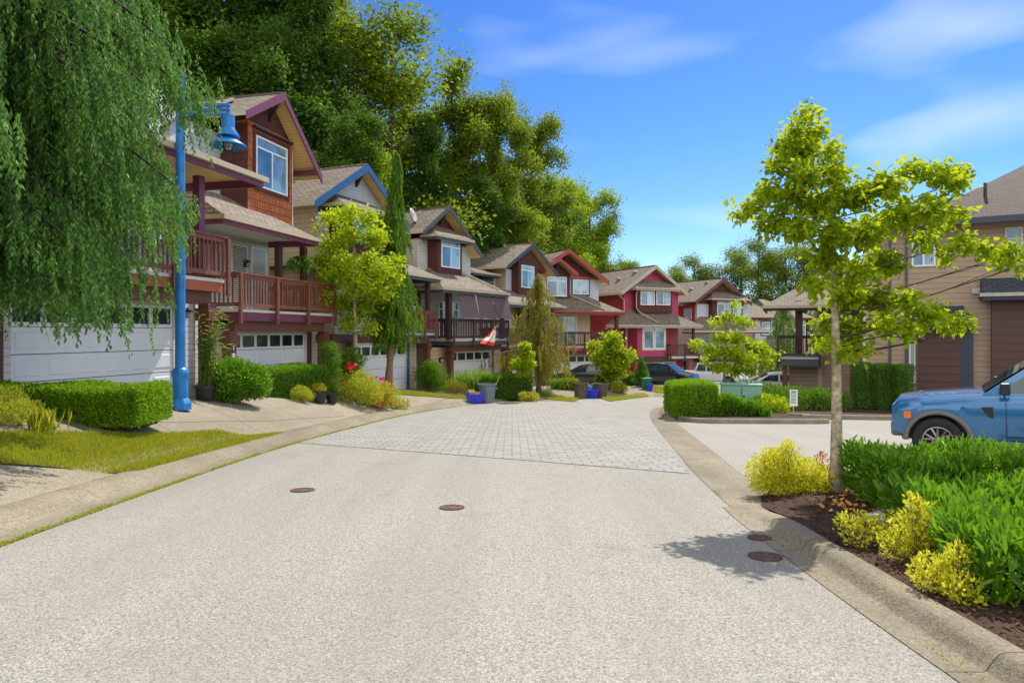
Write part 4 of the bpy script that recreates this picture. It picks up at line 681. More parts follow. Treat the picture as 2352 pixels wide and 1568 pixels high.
# ----- S: neighbour with the corner deck
h = House('S', 'tan sided house with a high corner deck on a brown post, behind the island', 'townhouse')
def su(px, v=0): return pk('S', px, 760, v)[0]
s0, s1 = su(1812), su(1990, 0); zd = pk('S', 1835, 770, -1)[1]
h.box('wall', 'siding_tan', s0, s1+3, 0, 9, -.8, 2.1); h.box('upper_wall', 'siding_tan', su(1884), s1+3, .01, 9, 2.101, 5.3); h.box('corner_board', 'tan_metal', su(1884)-.1, su(1884)+.1, -.05, .0, -.6, 5.2)
h.deck(su(1787, -1), su(1883, -1), -1, 2.2, zd, 2, 'trim_slate', rail='dark_wood', zb=zd-1.55, beam=False); h.column(su(1803, -.7), -.7, -.6, zd-1.2, .24, 'post_wood', cap=False); h.column(su(1835, -.6), -.6, zd-1, 5.0, .34, 'dark_wood', cap=False)
rz = pk('S', 1800, 702, -1.3)[1]; h.hip(su(1752, -1.3), s1+3.6, -1.3, 4, rz, rz+2.3, in0=3.6, in1=3, fas='dark_wood', soff='dark_wood'); h.window(su(1915), su(1945), 3.0, 4.7, .0)
# ---------------------------------------------------------------- drives, lawns, beds
out = offset_line(LEFT, .88); back = [loc2w('Z', -9, -.05), loc2w('Z', 1.4, -.05), loc2w('A', -6.6, -.05), loc2w('A', 1.2, 0), loc2w('B', -5.8, 0), loc2w('B', 1.2, 0), loc2w('C', 1.2, 0), loc2w('D', 5.8, 0), loc2w('E', -1, 0), loc2w('E', 6, 0), loc2w('F', -3, .3), loc2w('F', 6, .3), loc2w('G', 8, .3), (60, 72)]
i0 = int(np.argmin(np.abs(out[:, 1]-1.0))); i1 = int(np.argmin(np.hypot(out[:, 0]-60, out[:, 1]-50)))
drive_poly = [tuple(p) for p in out[i0:i1]]+[p[:2] for p in back[::-1]]+[(-12, 4), (-10, 1.0)]
sheet('driveway', drive_poly, 0, .6, 'concrete')
def grass(poly, n, L=.07, name='grass', off=.03):
    g = inside(poly, n); z = hgt(g[:, 0], g[:, 1])+off; td = rs.randn(n, 3)*.35; td[:, 2] = 1; o = leafmesh(name, 'grass_blade', np.column_stack([g, z]), td, rdir(n), L*(.5+rs.rand(n)), .009, None); tag(o, kind='stuff'); return o
lawn = [gp(*p)[:2] for p in ((-150, 975), (20, 1000), (200, 998), (330, 1002), (500, 992), (652, 997), (560, 1020), (330, 1082), (150, 1079), (0, 1068), (-200, 1060))]
sheet('lawn', lawn, .025, .35, 'turf'); tag(grass(lawn, 42000, .055), 'thin patchy green and straw grass of the lawn by the hedge', None)
for i, pts in enumerate((((905, 899), (960, 903), (1090, 915), (1085, 919), (990, 911), (910, 906)), ((1205, 902), (1270, 905), (1330, 917), (1320, 923), (1250, 913)), ((1380, 915), (1480, 904), (1490, 909), (1400, 922)), ((1500, 888), (1560, 898), (1560, 908), (1500, 900)))):
    pg = [gp(*p)[:2] for p in pts]; sheet('lawn', pg, .025, .4, 'turf'); tag(grass(pg, 5000, .09), ('narrow grass strip between two driveways left of the blue box', 'grass strip by the golden drooping conifer', 'grass strip behind the dustbins at the bend', 'grass patch before the crimson house')[i], None)
bedh = lambda x, y: plane(np.asarray(y, float))+.13
off_r = offset_line(RY(-1, 8.2), -.345); bed = [tuple(p) for p in off_r]+[(3.1, 8.5), (3.6, 8.98), (4.6, 9.22), (6.5, 8.62), (9.8, 7.4), (9.8, -1)]
kerbline = lambda pts: strip('kerb', smooth_poly(pts, .4), [(-.10, -.05), (-.09, .10), (-.06, .135), (.05, .14), (.08, .11), (.09, -.05)], 'kerb_concrete'); kerbline([(3.3, 8.55), (3.62, 9.0), (4.6, 9.25), (6.5, 8.65), (9.9, 7.45)])
def bedh(x, y):
    x = np.asarray(x, float); y = np.asarray(y, float); dx = x-np.interp(y, RIGHT[:, 1], RIGHT[:, 0]); a = sm((8.1-y)/1.3); b = sm((9.4-y)/.9); return plane(y)+.010+.085*(a+(b-a)*sm((dx-.38)/.55))
sheet('planting_bed', bed, 0, .3, 'soil', bedh)
g = inside(bed, 26000); n = len(g); td = rs.randn(n, 3); td[:, 2] *= .25; tag(leafmesh('bark_mulch', 'chip', np.column_stack([g, bedh(g[:, 0], g[:, 1])+.008+.012*rs.rand(n)]), td, np.array([0, 0, 1.])+rs.randn(n, 3)*.3, .05*(.4+rs.rand(n)), .022), 'dark bark mulch of the bed beside the road', None, None, 'stuff')
g = inside([(3.3, 7.7), (3.3, 5.2), (4.2, 5.4), (4.9, 7.4), (4.0, 8.4)], 260); n = len(g); tag(leafmesh('fallen_leaves', 'dry_leaf', np.column_stack([g, bedh(g[:, 0], g[:, 1])+.03]), rs.randn(n, 3)*[1, 1, .3], np.array([0, 0, 1.])+rs.randn(n, 3)*.4, .07, .05), 'scattered dry orange leaves under the right maple', None, None, 'stuff')
# weeds in the gutter joint
g = []
for line, sgn, cnt, rng in ((LEFT, 1, 15000, (4.5, 27)), (RIGHT, -1, 500, (3, 14))):
    sel = line[(line[:, 1] > rng[0]) & (line[:, 1] < rng[1])]; idx = rs.randint(0, len(sel)-1, cnt); t = rs.rand(cnt)[:, None]; p = sel[idx]*(1-t)+sel[idx+1]*t; keep = (np.sin(p[:, 1]*2.3)+np.sin(p[:, 1]*5.1+1)+rs.randn(cnt)*.5) > (-1.1 if sgn > 0 else .9); p[:, 0] -= sgn*(-.005+(.032 if sgn > 0 else .02)*np.abs(rs.randn(cnt))); g.append(p[keep])
g = np.concatenate(g); n = len(g); td = rs.randn(n, 3)*.8; td[:, 2] = .6; tag(leafmesh('weeds', 'grass_blade', np.column_stack([g, plane(g[:, 1])+.004]), td, rdir(n), .035*(.4+rs.rand(n)), .012), 'thin line of yellow green weeds along the gutter joints', None, None, 'stuff')
# island
isl = [(5.35, 20.9), (5.9, 20.2), (7.0, 20.05), (8.9, 20.0), (9.0, 21.0), (8.8, 24), (8, 28), (6.6, 27.6), (5.75, 25.0)]
sheet('planting_bed', isl, 0, .5, 'soil', lambda x, y: plane(np.asarray(y, float))+.14)
kerbline([(5.2, 21.6), (5.35, 20.6), (5.9, 20.1), (7.0, 20.0), (8.9, 19.95), (9.25, 20.1)]); kerbline([(9.3, 21.9), (10.6, 21.6), (12.6, 21.2), (15, 20.7)]); kerbline([(9.1, 22.6), (9.6, 22.0)])
gb = [(9.3, 22.0), (12.6, 21.3), (15, 20.9), (20, 20), (24, 22), (16, 26.9), (13.6, 29), (10, 30)]; sheet('planting_bed', gb, 0, .6, 'soil', lambda x, y: plane(np.asarray(y, float))+.12)
# ---------------------------------------------------------------- street furniture
def manhole(px, py, r, label):
    x, y = G(px, py); z = plane(y)+.006; t = thing('manhole_cover', label, 'manhole cover', (x, y, float(z)), group='rusty iron covers set in the road'); t.rotation_euler = (-math.atan(.052), 0, 0)
    m = MB(); m.lathe([(r*1.0, -.004), (r*1.0, .008), (r*.9, .008), (r*.88, .002)], 28); m.build('frame', 'rust', t); c = MB(); c.lathe([(r*.87, -.003), (r*.86, .006), (r*.62, .007), (r*.6, .003), (r*.5, .003), (r*.48, .007), (.001, .007)], 28)
    for k in range(8): a = k*math.pi/4; c.box(r*.62*math.cos(a)-.01, r*.62*math.cos(a)+.01, r*.62*math.sin(a)-.01, r*.62*math.sin(a)+.01, .0068, .011)
    c.build('lid', 'rust', t)
manhole(695, 1126, .155, 'small rusty round cover in the road, left one of the middle pair'); manhole(1038, 1166, .145, 'small rusty round cover in the road, right one of the middle pair')
manhole(1745, 1236, .11, 'smaller rusty cover in the maple shadow near the right kerb'); manhole(1758, 1279, .14, 'larger rusty cover in the maple shadow, nearest the camera')
# blue street lamp
lx, ly, lz = gp(414, 940); lz = h1(lx, ly); t = thing('street_lamp', 'tall bright blue street lamp with caged bell shade by the clipped hedge', 'street lamp', (lx, ly, lz)); S_ = ly/FF
def zz(py): return EYE+(HY-py)*S_-lz
m = MB(); m.lathe([(.235, .0), (.235, .14), (.20, .20), (.165, .25), (.15, .30)], 8); m.lathe([(.16, .28), (.155, zz(870)), (.175, zz(862)), (.178, zz(855)), (.15, zz(848)), (.12, zz(845)), (.10, zz(843))], 20); m.build('base', 'lamp_blue', t, bevel=.004)
m = MB(); m.lathe([(.105, zz(850)), (.10, zz(500)), (.085, zz(200)), (.075, zz(178)), (.09, zz(176)), (.09, zz(170)), (.03, zz(163)), (.001, zz(161))], 20); m.build('pole', 'lamp_blue', t, smooth=True)
hx = (522-414)*S_*1.0; m = MB()
for k in range(3): z0 = zz(266-k*10.5); m.box(-.06, hx+.06, -.05, .05, z0, z0+.058)
for x_ in (hx*.35, hx*.7, hx+.0): m.box(x_-.012, x_+.012, -.045, .045, zz(266), zz(238))
m.build('arm', 'lamp_blue', t, bevel=.006)
q = (hx*1.02, 0, 0); m = MB(); m.lathe([(.135, zz(266)), (.135, zz(292)), (.14, zz(296)), (.24, zz(313)), (.235, zz(315)), (.11, zz(313)), (.11, zz(318))], 24, c=q); m.lathe([(.12, zz(316)), (.18, zz(320)), (.375, zz(334)), (.375, zz(337)), (.18, zz(326)), (.1, zz(322))], 28, c=q); m.build('lamp_shade', 'lamp_blue', t, smooth=True)
m = MB(); m.lathe([(.095, zz(321)), (.10, zz(330)), (.085, zz(340)), (.04, zz(344)), (.001, zz(345))], 16, c=q); m.build('globe', 'lamp_glass', t, smooth=True)
m = MB()
for k in range(6): a = k*math.pi/3; m.tube([(q[0]+math.cos(a)*.115, math.sin(a)*.115, zz(322)), (q[0]+math.cos(a)*.12, math.sin(a)*.12, zz(335)), (q[0]+math.cos(a)*.07, math.sin(a)*.07, zz(346)), (q[0], 0, zz(349))], .007, 5)
for py in (331, 341): m.tube([(q[0]+math.cos(a)*.12, math.sin(a)*.12, zz(py)) for a in np.linspace(0, 6.283, 17)], .007, 5)
m.build('cage', 'iron', t)
# utility cabinet, sign
Yc = 23.5; x0 = at(1658, 900, Yc)[0]; x1 = at(1745, 900, Yc)[0]; zb = plane(Yc)+.1; t = thing('utility_cabinet', 'pale green metal utility cabinet on the planted island', 'utility box', ((x0+x1)/2, Yc, float(zb)), R(-14)); wd = (x1-x0)/2
ht = at(0, 880, Yc)[2]-zb; m = MB(); m.box(-wd, wd, -.35, .35, 0, ht-.05); m.build('body', 'utility_green', t, bevel=.02); m = MB(); m.box(-wd-.03, wd+.03, -.38, .38, ht-.049, ht); m.build('lid', 'utility_green', t, bevel=.015); m = MB(); m.box(-.01, .01, -.357, -.351, .1, ht-.1); m.box(.05, .09, -.38, -.351, ht*.5, ht*.5+.12); m.build('latch', 'iron', t)
Ys = 21.9; p = at(1823, 950, Ys); zb = float(plane(Ys)+.12); t = thing('yard_sign', 'small white notice board on a stake in the bed behind the island', 'sign', (p[0], Ys, zb), R(-4)); zs = at(0, 932, Ys)[2]-zb; ze = at(0, 895, Ys)[2]-zb
m = MB(); m.box(-.12, .12, -.012, .012, zs, ze); m.build('board', 'white_paint', t); m = MB(); m.box(-.015, .015, .013, .035, -.1, ze-.05); m.build('stake', 'grey_metal', t)
m = MB(); [m.box(-.09, .09-.03*(i % 2), -.0145, -.0125, ze-.07-i*.045, ze-.05-i*.045) for i in range(1, 9)]; m.box(-.08, .08, -.0145, -.0125, ze-.075, ze-.035); m.build('lettering', 'trim_slate', t)
# bins and boxes
def bin_(px, py, Y, hpx, mat, label, lid=False, w=.27, handles=True, rect=False, name='dustbin', cat='bin', group=None):
    x, y, z = onY(px, Y); hh = hpx/FF*Y; t = thing(name, label, cat, (x, y, z), R(rs.randint(-20, 20)), group); m = MB()
    if not rect: m.lathe([(.001, .0), (w*.74, .0), (w*.78, .03), (w*.96, hh-.07), (w*1.08, hh-.065), (w*1.1, hh), (w*.98, hh), (w*.78, .06), (.001, .05)], 18); 
    else:
        a, b = w*.82, w; d_ = .78
        m.add([(-a, -a*d_, 0), (a, -a*d_, 0), (a, a*d_, 0), (-a, a*d_, 0), (-b, -b*d_, hh), (b, -b*d_, hh), (b, b*d_, hh), (-b, b*d_, hh)], [(3, 2, 1, 0), (0, 1, 5, 4), (1, 2, 6, 5), (2, 3, 7, 6), (3, 0, 4, 7)]); e = .03; m.box(-b-e, b+e, -b*d_-e, -b*d_+.002, hh-.07, hh); m.box(-b-e, b+e, b*d_-.002, b*d_+e, hh-.07, hh); m.box(-b-e, -b+.002, -b*d_+.003, b*d_-.003, hh-.07, hh); m.box(b-.002, b+e, -b*d_+.003, b*d_-.003, hh-.07, hh)
    m.build('body', mat, t)
    if handles: m = MB(); m.box(-.04, .04, -w*1.1, -w*.9, hh*.55, hh-.08); m.build('handle', mat, t); m = MB(); m.box(w*.9, w*1.12, -.05, .05, hh*.72, hh*.8); m.build('handle', mat, t)
    if lid: m = MB(); m.box(-w*1.12, w*1.12, -w*.92, w*.92, hh+.002, hh+.05); m.box(-.06, .06, -.02, .02, hh+.05, hh+.1); l = m.build('lid', mat, t, bevel=.02)
    return t, hh
bin_(1119, 921, 31.9, 44, 'grey_plastic', 'open blue grey dustbin beside the full blue recycling box', w=.42, group='dustbins put out at the kerb')
t, hh = bin_(1090, 922, 31.3, 21, 'blue_plastic', 'deep blue recycling box heaped with cardboard at the kerb', rect=True, w=.36, handles=False, name='recycling_box', cat='recycling box'); bx_, by_, bz_ = t.location
for i, (dx, dz, s_, rz_, lb) in enumerate(((-.12, .36, .30, .3, 'larger brown cardboard piece, left one in the blue recycling box'), (.12, .33, .24, -.5, 'small cardboard carton, right one in the blue recycling box'))):
    c = thing('cardboard_box', lb, 'cardboard box', (bx_+dx, by_, bz_+dz-.1), rz_); m = MB(); m.box(-s_/2, s_/2, -s_/3, s_/3, 0, s_*.8); m.build('carton', 'cardboard', c); m = MB(); m.extr([(-s_/2, s_/3, s_*.8), (s_/2, s_/3, s_*.8), (s_/2, s_*.5, s_*1.1), (-s_/2, s_*.5, s_*1.1)], (0, .006, 0)); m.build('flap', 'cardboard', c)
GB = 'bins put out at the bend'
bin_(1334, 914, 36.6, 36, 'brown_plastic', 'grey brown dustbin, left end of the bin row at the bend', w=.42, group=GB); bin_(1381, 913, 37.2, 34, 'brown_plastic', 'grey brown dustbin, right end of the bin row at the bend', w=.40, group=GB)
bin_(1348, 912, 36.9, 28, 'light_blue_plastic', 'pale blue recycling tub beside the left dustbin at the bend', rect=True, w=.24, name='recycling_box', cat='recycling box', group=GB); bin_(1362, 912, 36.7, 20, 'blue_plastic', 'deep blue recycling box in the middle of the bin row at the bend', rect=True, w=.30, name='recycling_box', cat='recycling box', group=GB)
bin_(1370, 912, 37.4, 30, 'green_plastic', 'green lidded bin between the blue box and the right dustbin', lid=True, rect=True, w=.27, group=GB)
bin_(1484, 905, 41.5, 24, 'green_plastic', 'green lidded bin beyond the kerb in front of the crimson house', lid=True, rect=True, w=.26, group='bins before the crimson house'); bin_(1493, 905, 41.0, 15, 'blue_plastic', 'little blue box beside the green bin in front of the crimson house', rect=True, w=.18, name='recycling_box', cat='recycling box', group='bins before the crimson house')
# flag on the deck with sun screens
p = loc2w('C', pk('C', 1118, 790, -1.2)[0], -1.2, 2.9); tip = np.array(loc2w('C', pk('C', 1140, 748, -1.7)[0], -1.7, pk('C', 1140, 748, -1.7)[1])); t = thing('flag', 'red and white national flag hanging limp from the deck with sun screens', 'flag', p); P0 = Vector(p)
m = MB(); m.tube([(0, 0, 0), tuple(Vector(tip)-P0)], .02, 6); m.build('pole', 'white_paint', t)
def cloth(mats):
    m = MB(); nu, nv = 18, 16; hA = np.array(pk('C', 1140, 750, -1.6)); hB = np.array(pk('C', 1105, 788, -1.6)); hC_ = np.array(pk('C', 1131, 794, -1.6)); hD = np.array(pk('C', 1138, 770, -1.6)); vs = []
    for j in range(nv+1):
        for i in range(nu+1):
            a, b = i/nu, j/nv; e0 = hA+(hB-hA)*b; e1 = hA+(hD-hA)*min(1, b*1.6)+(hC_-hD)*max(0, (b-.45)/.55); q_ = e0*(1-a)+e1*a; w_ = loc2w('C', q_[0], -1.6+.10*math.sin(a*9+b*2)*b, q_[1]); vs.append(tuple(Vector(w_)-P0))
    m.v = vs
    for j in range(nv):
        for i in range(nu):
            a, b = (i+.5)/nu, (j+.5)/nv; red = b < .28 or b > .80 or (a < .28 and b < .62); leaf = abs(a-.55)+abs(b-.6)*1.2 < .13; m.f.append((j*(nu+1)+i, j*(nu+1)+i+1, (j+1)*(nu+1)+i+1, (j+1)*(nu+1)+i)); m.m.append(0 if red or leaf else 1)
    m.build('cloth', mats, t, smooth=True)
cloth(['flag_red', 'flag_white'])
# ---------------------------------------------------------------- vehicles
def wheel(parent, x, y, r, wd, side, letters=False):
    """axle along y; side = -1 faces -y"""
    wt = MB(); wt.lathe([(r*.60, -wd*.42), (r*.66, -wd*.5), (r*.92, -wd*.5), (r*.985, -wd*.42), (r, -wd*.3), (r, wd*.3), (r*.985, wd*.42), (r*.92, wd*.5), (r*.62, wd*.5), (r*.58, wd*.4)], 36, axis='y'); W_ = bpy.data.objects.new('wheel', None); link(W_, parent); W_.location = (x, y, r); T = wt.build('tyre', 'rubber', W_, smooth=True)
    s = side; m = MB(); m.lathe([(r*.60, s*wd*.44), (r*.56, s*wd*.46), (r*.54, s*wd*.40), (r*.53, s*wd*.1), (.001, s*wd*.08)], 32, axis='y', m=1); m.lathe([(r*.615, s*wd*.46), (r*.56, s*wd*.475), (r*.55, s*wd*.44)], 32, axis='y')
    for k in range(6):
        a = k*math.pi/3+.3
        for da in (-.22, .22):
            p0 = (math.cos(a)*r*.13, s*wd*.40, math.sin(a)*r*.13); p1 = (math.cos(a+da)*r*.57, s*wd*.44, math.sin(a+da)*r*.57); m.tube([p0, p1], [r*.06, r*.045], 4)
    m.lathe([(.001, s*wd*.47), (r*.09, s*wd*.46), (r*.13, s*wd*.42), (r*.2, s*wd*.3)], 16, axis='y'); fixnormals(m.build('rim', ['rim_metal', 'dark_void'], W_))
    if letters:
        for k, ch in enumerate('WRANGLER'):
            a = R(124-k*9.6); o = text('tyre_lettering', ch, r*.19, 'number_white', W_, (math.cos(a)*r*.79, s*(wd*.5+.001), math.sin(a)*r*.79), (R(90), R(90)-a, 0), .001); o.rotation_euler = (Matrix.Rotation(-(a-math.pi/2), 4, 'Y') @ Matrix.Rotation(R(90), 4, 'X')).to_euler()
def car(name, label, cat, loc, rz, L, W, paintm, belt, top, wheels, r, sill, house, sidewin, flare=False, group=None, letters=False, bed=None, nose=.12, lights=True, pitch=0):
    """x forward, near side y<0.  belt: (x,z) top outline of the lower body; top: greenhouse (x,z) ring base-front, roof-front, roof-rear, base-rear"""
    t = thing(name, label, cat, loc, rz, group); t.rotation_euler = (0, pitch, rz); hw = W/2; xs = sorted(set([round(v, 3) for v in np.linspace(0, L, 90)]+[b[0] for b in belt])); m = MB(); K = 7; ra = r*1.17
    bx = [b[0] for b in belt]; bz = [b[1] for b in belt]
    for x in xs:
        e = min(x, L-x); tp = 1-nose*max(0, 1-e/(.55 if x > L/2 else .35))**2; w_ = hw*tp; zt = np.interp(x, bx, bz); zb = sill+(.10 if e < .25 else 0)*(1-e/.25)
        for wx in wheels:
            dx = abs(x-wx)
            if dx < ra: zb = max(zb, r+math.sqrt(ra*ra-dx*dx)*1.0)
        zs = zt-.02; zb = min(zb, zs-.05); zm = sill+(zs-sill)*.45
        ring = [(w_*(.95 if zb < zm else 1.0), zb), (w_*1.0, max(zb+.01, zm)), (w_*1.0, max(zb+.02, zs-.16)), (w_*.975, zs-.05), (w_*.93, zs), (w_*.6, zt+.025), (0, zt+.035)]
        full = [(-a, z) for a, z in ring]+[(a, z) for a, z in reversed(ring[:-1])]; m.v += [(x-L/2, a, z) for a, z in full]
    n = 2*K-1
    for i in range(len(xs)-1):
        for k in range(n-1): A = i*n+k; m.f.append((A, A+1, A+1+n, A+n)); m.m.append(0)
    m.f.append(tuple(range(n))); m.m.append(0); m.f.append(tuple((len(xs)-1)*n+k for k in reversed(range(n)))); m.m.append(0); b = fixnormals(m.build('body', paintm, t, smooth=True)); es = b.modifiers.new('e', 'EDGE_SPLIT'); es.split_angle = R(38)
    u = MB(); u.box(.15-L/2, L/2-.15, -hw*.86, hw*.86, sill-.05, sill+.28)
    for wx in wheels: u.box(wx-ra-L/2+.02, wx+ra-L/2-.02, -hw*.9, -hw*.55, r*.6, r+ra*.9) if False else None
    u.box(.3-L/2, L/2-.3, -hw*.72, hw*.72, sill+.28, min(bz[1:-1])-.1); u.build('underbody', 'dark_void', t)
    # greenhouse
    (x0, z0), (x1, z1), (x2, z2), (x3, z3) = top; wb, wr = hw*.93, hw*.76; g = MB()
    def sh(x): return x-L/2
    nseg = 6; roof = [(x1+(x2-x1)*i/nseg, z1+(z2-z1)*i/nseg+.05*math.sin(math.pi*i/nseg)) for i in range(nseg+1)]; ring = [(x0, z0)]+roof+[(x3, z3)]; rows = []
    for s_ in (-1, 1): rows.append([(sh(x), s_*(wb if i in (0, len(ring)-1) else wr), z) for i, (x, z) in enumerate(ring)])
    A_, B_ = rows; kk = len(ring); g.add(A_, [tuple(range(kk))]); g.add(B_, [tuple(reversed(range(kk)))])
    for i in range(kk-1): g.add([A_[i], A_[i+1], (A_[i+1][0], 0, A_[i+1][2]+(.03 if 0 < i+1 < kk-1 else 0)), (A_[i][0], 0, A_[i][2]+(.03 if 0 < i < kk-1 else 0)), B_[i], B_[i+1]], [(0, 3, 2, 1), (3, 4, 5, 2)])
    fixnormals(g.build('cab' if bed else 'roof', paintm, t))
    def lerp2(a, b_, k): return tuple(np.array(a)*(1-k)+np.array(b_)*k)
    for nm, (a, b_) in (('windscreen', (0, 1)), ('rear_window', (kk-1, kk-2))):
        P = [A_[a], B_[a], B_[b_], A_[b_]]; c = np.mean(P, 0); o_ = .012*(1 if nm == 'windscreen' else -1)*(1 if x0 > x3 else -1); m = MB(); Q = [tuple(np.array(p)*.90+c*.10+np.array([o_, 0, .022])) for p in P]; m.quad(*Q); fixnormals(m.build(nm, 'car_glass', t))
    zr_ = max(z1, z2)
    for s_ in (-1, 1):
        for poly in sidewin:
            m = MB(); P = []
            for x, z in poly: k = (z-z0)/(zr_-z0); P.append((sh(x), s_*(wb+(wr-wb)*k+.012), z))
            m.add(P, [tuple(range(len(P)))]); m.build('side_window', 'car_glass', t)
    for wx in wheels:
        for s_ in (-1, 1): wheel(t, sh(wx), s_*(hw-.13), r, .25, s_, letters and s_ == -1)
    if flare:
        for wx in wheels:
            for s_ in (-1, 1):
                m = MB(); arc = [(math.cos(a)*1.0, math.sin(a)) for a in np.linspace(-.25, math.pi+.25, 22)]; vs = []
                for cx, cz in arc:
                    for rr, yy in ((ra*.96, hw-.06), (ra*.985, hw+.03), (ra*1.11, hw+.025), (ra*1.15, hw-.01)): vs.append((sh(wx)+cx*rr, s_*yy, max(sill-.05, r+cz*rr)))
                m.add(vs, [(i*4+k, i*4+k+1, (i+1)*4+k+1, (i+1)*4+k) for i in range(21) for k in range(3)])
                fixnormals(m.build('fender_flare', 'flare_plastic', t, smooth=True))
    for s_ in (-1, 1):
        m = MB(); mx = x0-.32 if x0 > x3 else x0+.3; m.box(sh(mx)-.07, sh(mx)+.07, s_*(hw+.13)-.10, s_*(hw+.13)+.10, z0+.02, z0+.22); m.box(sh(mx)-.02, sh(mx)+.02, min(s_*(hw-.06), s_*(hw+.05)), max(s_*(hw-.06), s_*(hw+.05)), z0+.03, z0+.08); m.build('wing_mirror', 'iron' if flare else paintm, t, bevel=.03)
    if lights:
        zf = np.interp(L-.05, bx, bz)
        for s_ in (-1, 1):
            m = MB(); m.box(L/2-.20, L/2-.05, min(s_*hw*.58, s_*hw*.83), max(s_*hw*.58, s_*hw*.83), zf-.26, zf-.13); m.build('headlight', 'clear_lens', t, bevel=.02)
            zr2 = np.interp(.05, bx, bz); m = MB(); m.box(-L/2-.004, -L/2+.14, min(s_*hw*.60, s_*hw*.90), max(s_*hw*.60, s_*hw*.90), zr2-.30, zr2-.08); m.build('tail_light', 'red_lens', t, bevel=.02)
    return t
# blue pickup: front wheel at the measured place, nose turned 30 degrees away
WX, WY = 7.72, 12.35; phi = R(33); dirv = np.array([-math.cos(phi), math.sin(phi)]); L_ = 5.35; wheels = (1.1, 4.63); r_ = .41
nearv = np.array([-dirv[1], dirv[0]])          # left of heading
cx_, cy_ = np.array([WX, WY])-dirv*(wheels[1]-L_/2)-nearv*(.97-.13)
t = car('pickup_truck', 'blue pickup truck with dark wheel arches parked behind the laurel hedge', 'pickup truck', (cx_, cy_, float(plane(WY))-.04), math.atan2(dirv[1], dirv[0]), L_, 1.94, 'car_blue',
        [(0, 1.2), (.08, 1.24), (1.9, 1.25), (3.5, 1.26), (4.2, 1.25), (4.9, 1.19), (5.24, 1.13), (5.35, 1.0)], [(3.95, 1.24), (3.05, 1.9), (1.95, 1.88), (1.78, 1.24)], wheels, r_, .46, None,
        [[(3.72, 1.28), (3.02, 1.80), (2.72, 1.82), (2.72, 1.28)], [(2.62, 1.28), (2.62, 1.82), (2.05, 1.80), (1.92, 1.28)]], flare=True, letters=True, bed=True, nose=.13, pitch=-math.atan(.052)*math.sin(phi)*-1)
for s_ in (1,):
    hw = .97
    def bxp(nm, mat, x0, x1, y0, y1, z0, z1, bev=0): m = MB(); m.box(x0-L_/2, x1-L_/2, y0, y1, z0, z1); return m.build(nm, mat, t, bevel=bev)
    bxp('front_bumper', 'flare_plastic', L_-.28, L_+.03, -hw*.80, hw*.80, .44, .72, .05); bxp('grille', 'iron', L_-.04, L_+.012, -hw*.55, hw*.55, .72, .96, .01)
    for s2 in (-1, 1): bxp('indicator', 'amber', wheels[1]+.40, wheels[1]+.52, min(s2*(hw-.03), s2*(hw+.04)), max(s2*(hw-.03), s2*(hw+.035)), .80, .92, .01); bxp('side_step', 'flare_plastic', 1.85, 3.75, min(s2*(hw-.1), s2*(hw+.02)), max(s2*(hw-.1), s2*(hw+.02)), .36, .45, .02)
    for s2 in (-1, 1):
        y0 = s2*(hw+.003); m = MB()
        for X_ in (3.62, 2.68): m.box(X_-L_/2-.006, X_-L_/2+.006, min(y0, y0-s2*.02), max(y0, y0-s2*.02), .52, 1.12)
        m.box(1.75-L_/2, 3.62-L_/2, min(y0, y0-s2*.02), max(y0, y0-s2*.02), .515, .527); m.build('door_gap', 'iron', t)
        for X_ in (2.9, 2.0): bxp('door_handle', 'iron', X_-.1, X_+.08, min(y0, y0+s2*.03), max(y0, y0+s2*.03), .99, 1.03, .01)
        m = MB(); m.extr([(3.98-L_/2, y0, 1.03), (3.80-L_/2, y0, 1.04), (3.80-L_/2, y0, .84), (3.86-L_/2, y0, .86)], (0, s2*.015, 0)); fixnormals(m.build('side_vent', 'iron', t, bevel=.008))
        m = MB(); m.extr([(3.5-L_/2, y0-s2*.001, .70), (1.8-L_/2, y0-s2*.001, .72), (1.8-L_/2, y0-s2*.001, .66), (3.4-L_/2, y0-s2*.001, .64)], (0, s2*.006, 0)); fixnormals(m.build('door_crease', 'car_blue', t, bevel=.004))
def place_on(h, px, v): u = pk(h, px, 880, v)[0]; x, y, z = loc2w(h, u, v); return x, y, h1(x, y)
p = (at(1347, 880, 45.2)[0], 45.2); z_ = h1(*p)
car('sedan_car', 'black sedan parked in the drive of the red gabled house, tail light to the road', 'car', (p[0], p[1], z_+.0), R(158), 4.7, 1.8, 'car_black', [(0, .75), (.1, .98), (.7, 1.02), (2.4, .96), (3.6, .90), (4.45, .76), (4.7, .55)], [(3.45, .92), (2.6, 1.40), (1.5, 1.42), (.55, 1.02)], (.95, 3.75), .33, .24, None, [[(3.15, .98), (2.6, 1.33), (2.15, 1.36), (2.15, .98)], [(2.05, .98), (2.05, 1.36), (1.55, 1.35), (1.0, 1.03)]])
p = (at(1533, 880, 52)[0], 52.); car('suv_car', 'dark blue suv parked in front of the open garage of the crimson house', 'car', (p[0], p[1], h1(*p)), R(-38), 4.6, 1.85, 'car_dark', [(0, .9), (.1, 1.05), (2.4, 1.08), (3.5, 1.05), (4.4, .92), (4.6, .62)], [(3.4, 1.05), (2.6, 1.62), (.9, 1.62), (.15, 1.08)], (.9, 3.7), .36, .28, None, [[(3.05, 1.1), (2.5, 1.52), (2.0, 1.55), (2.0, 1.1)], [(1.9, 1.1), (1.9, 1.55), (1.0, 1.52), (.7, 1.1)]])
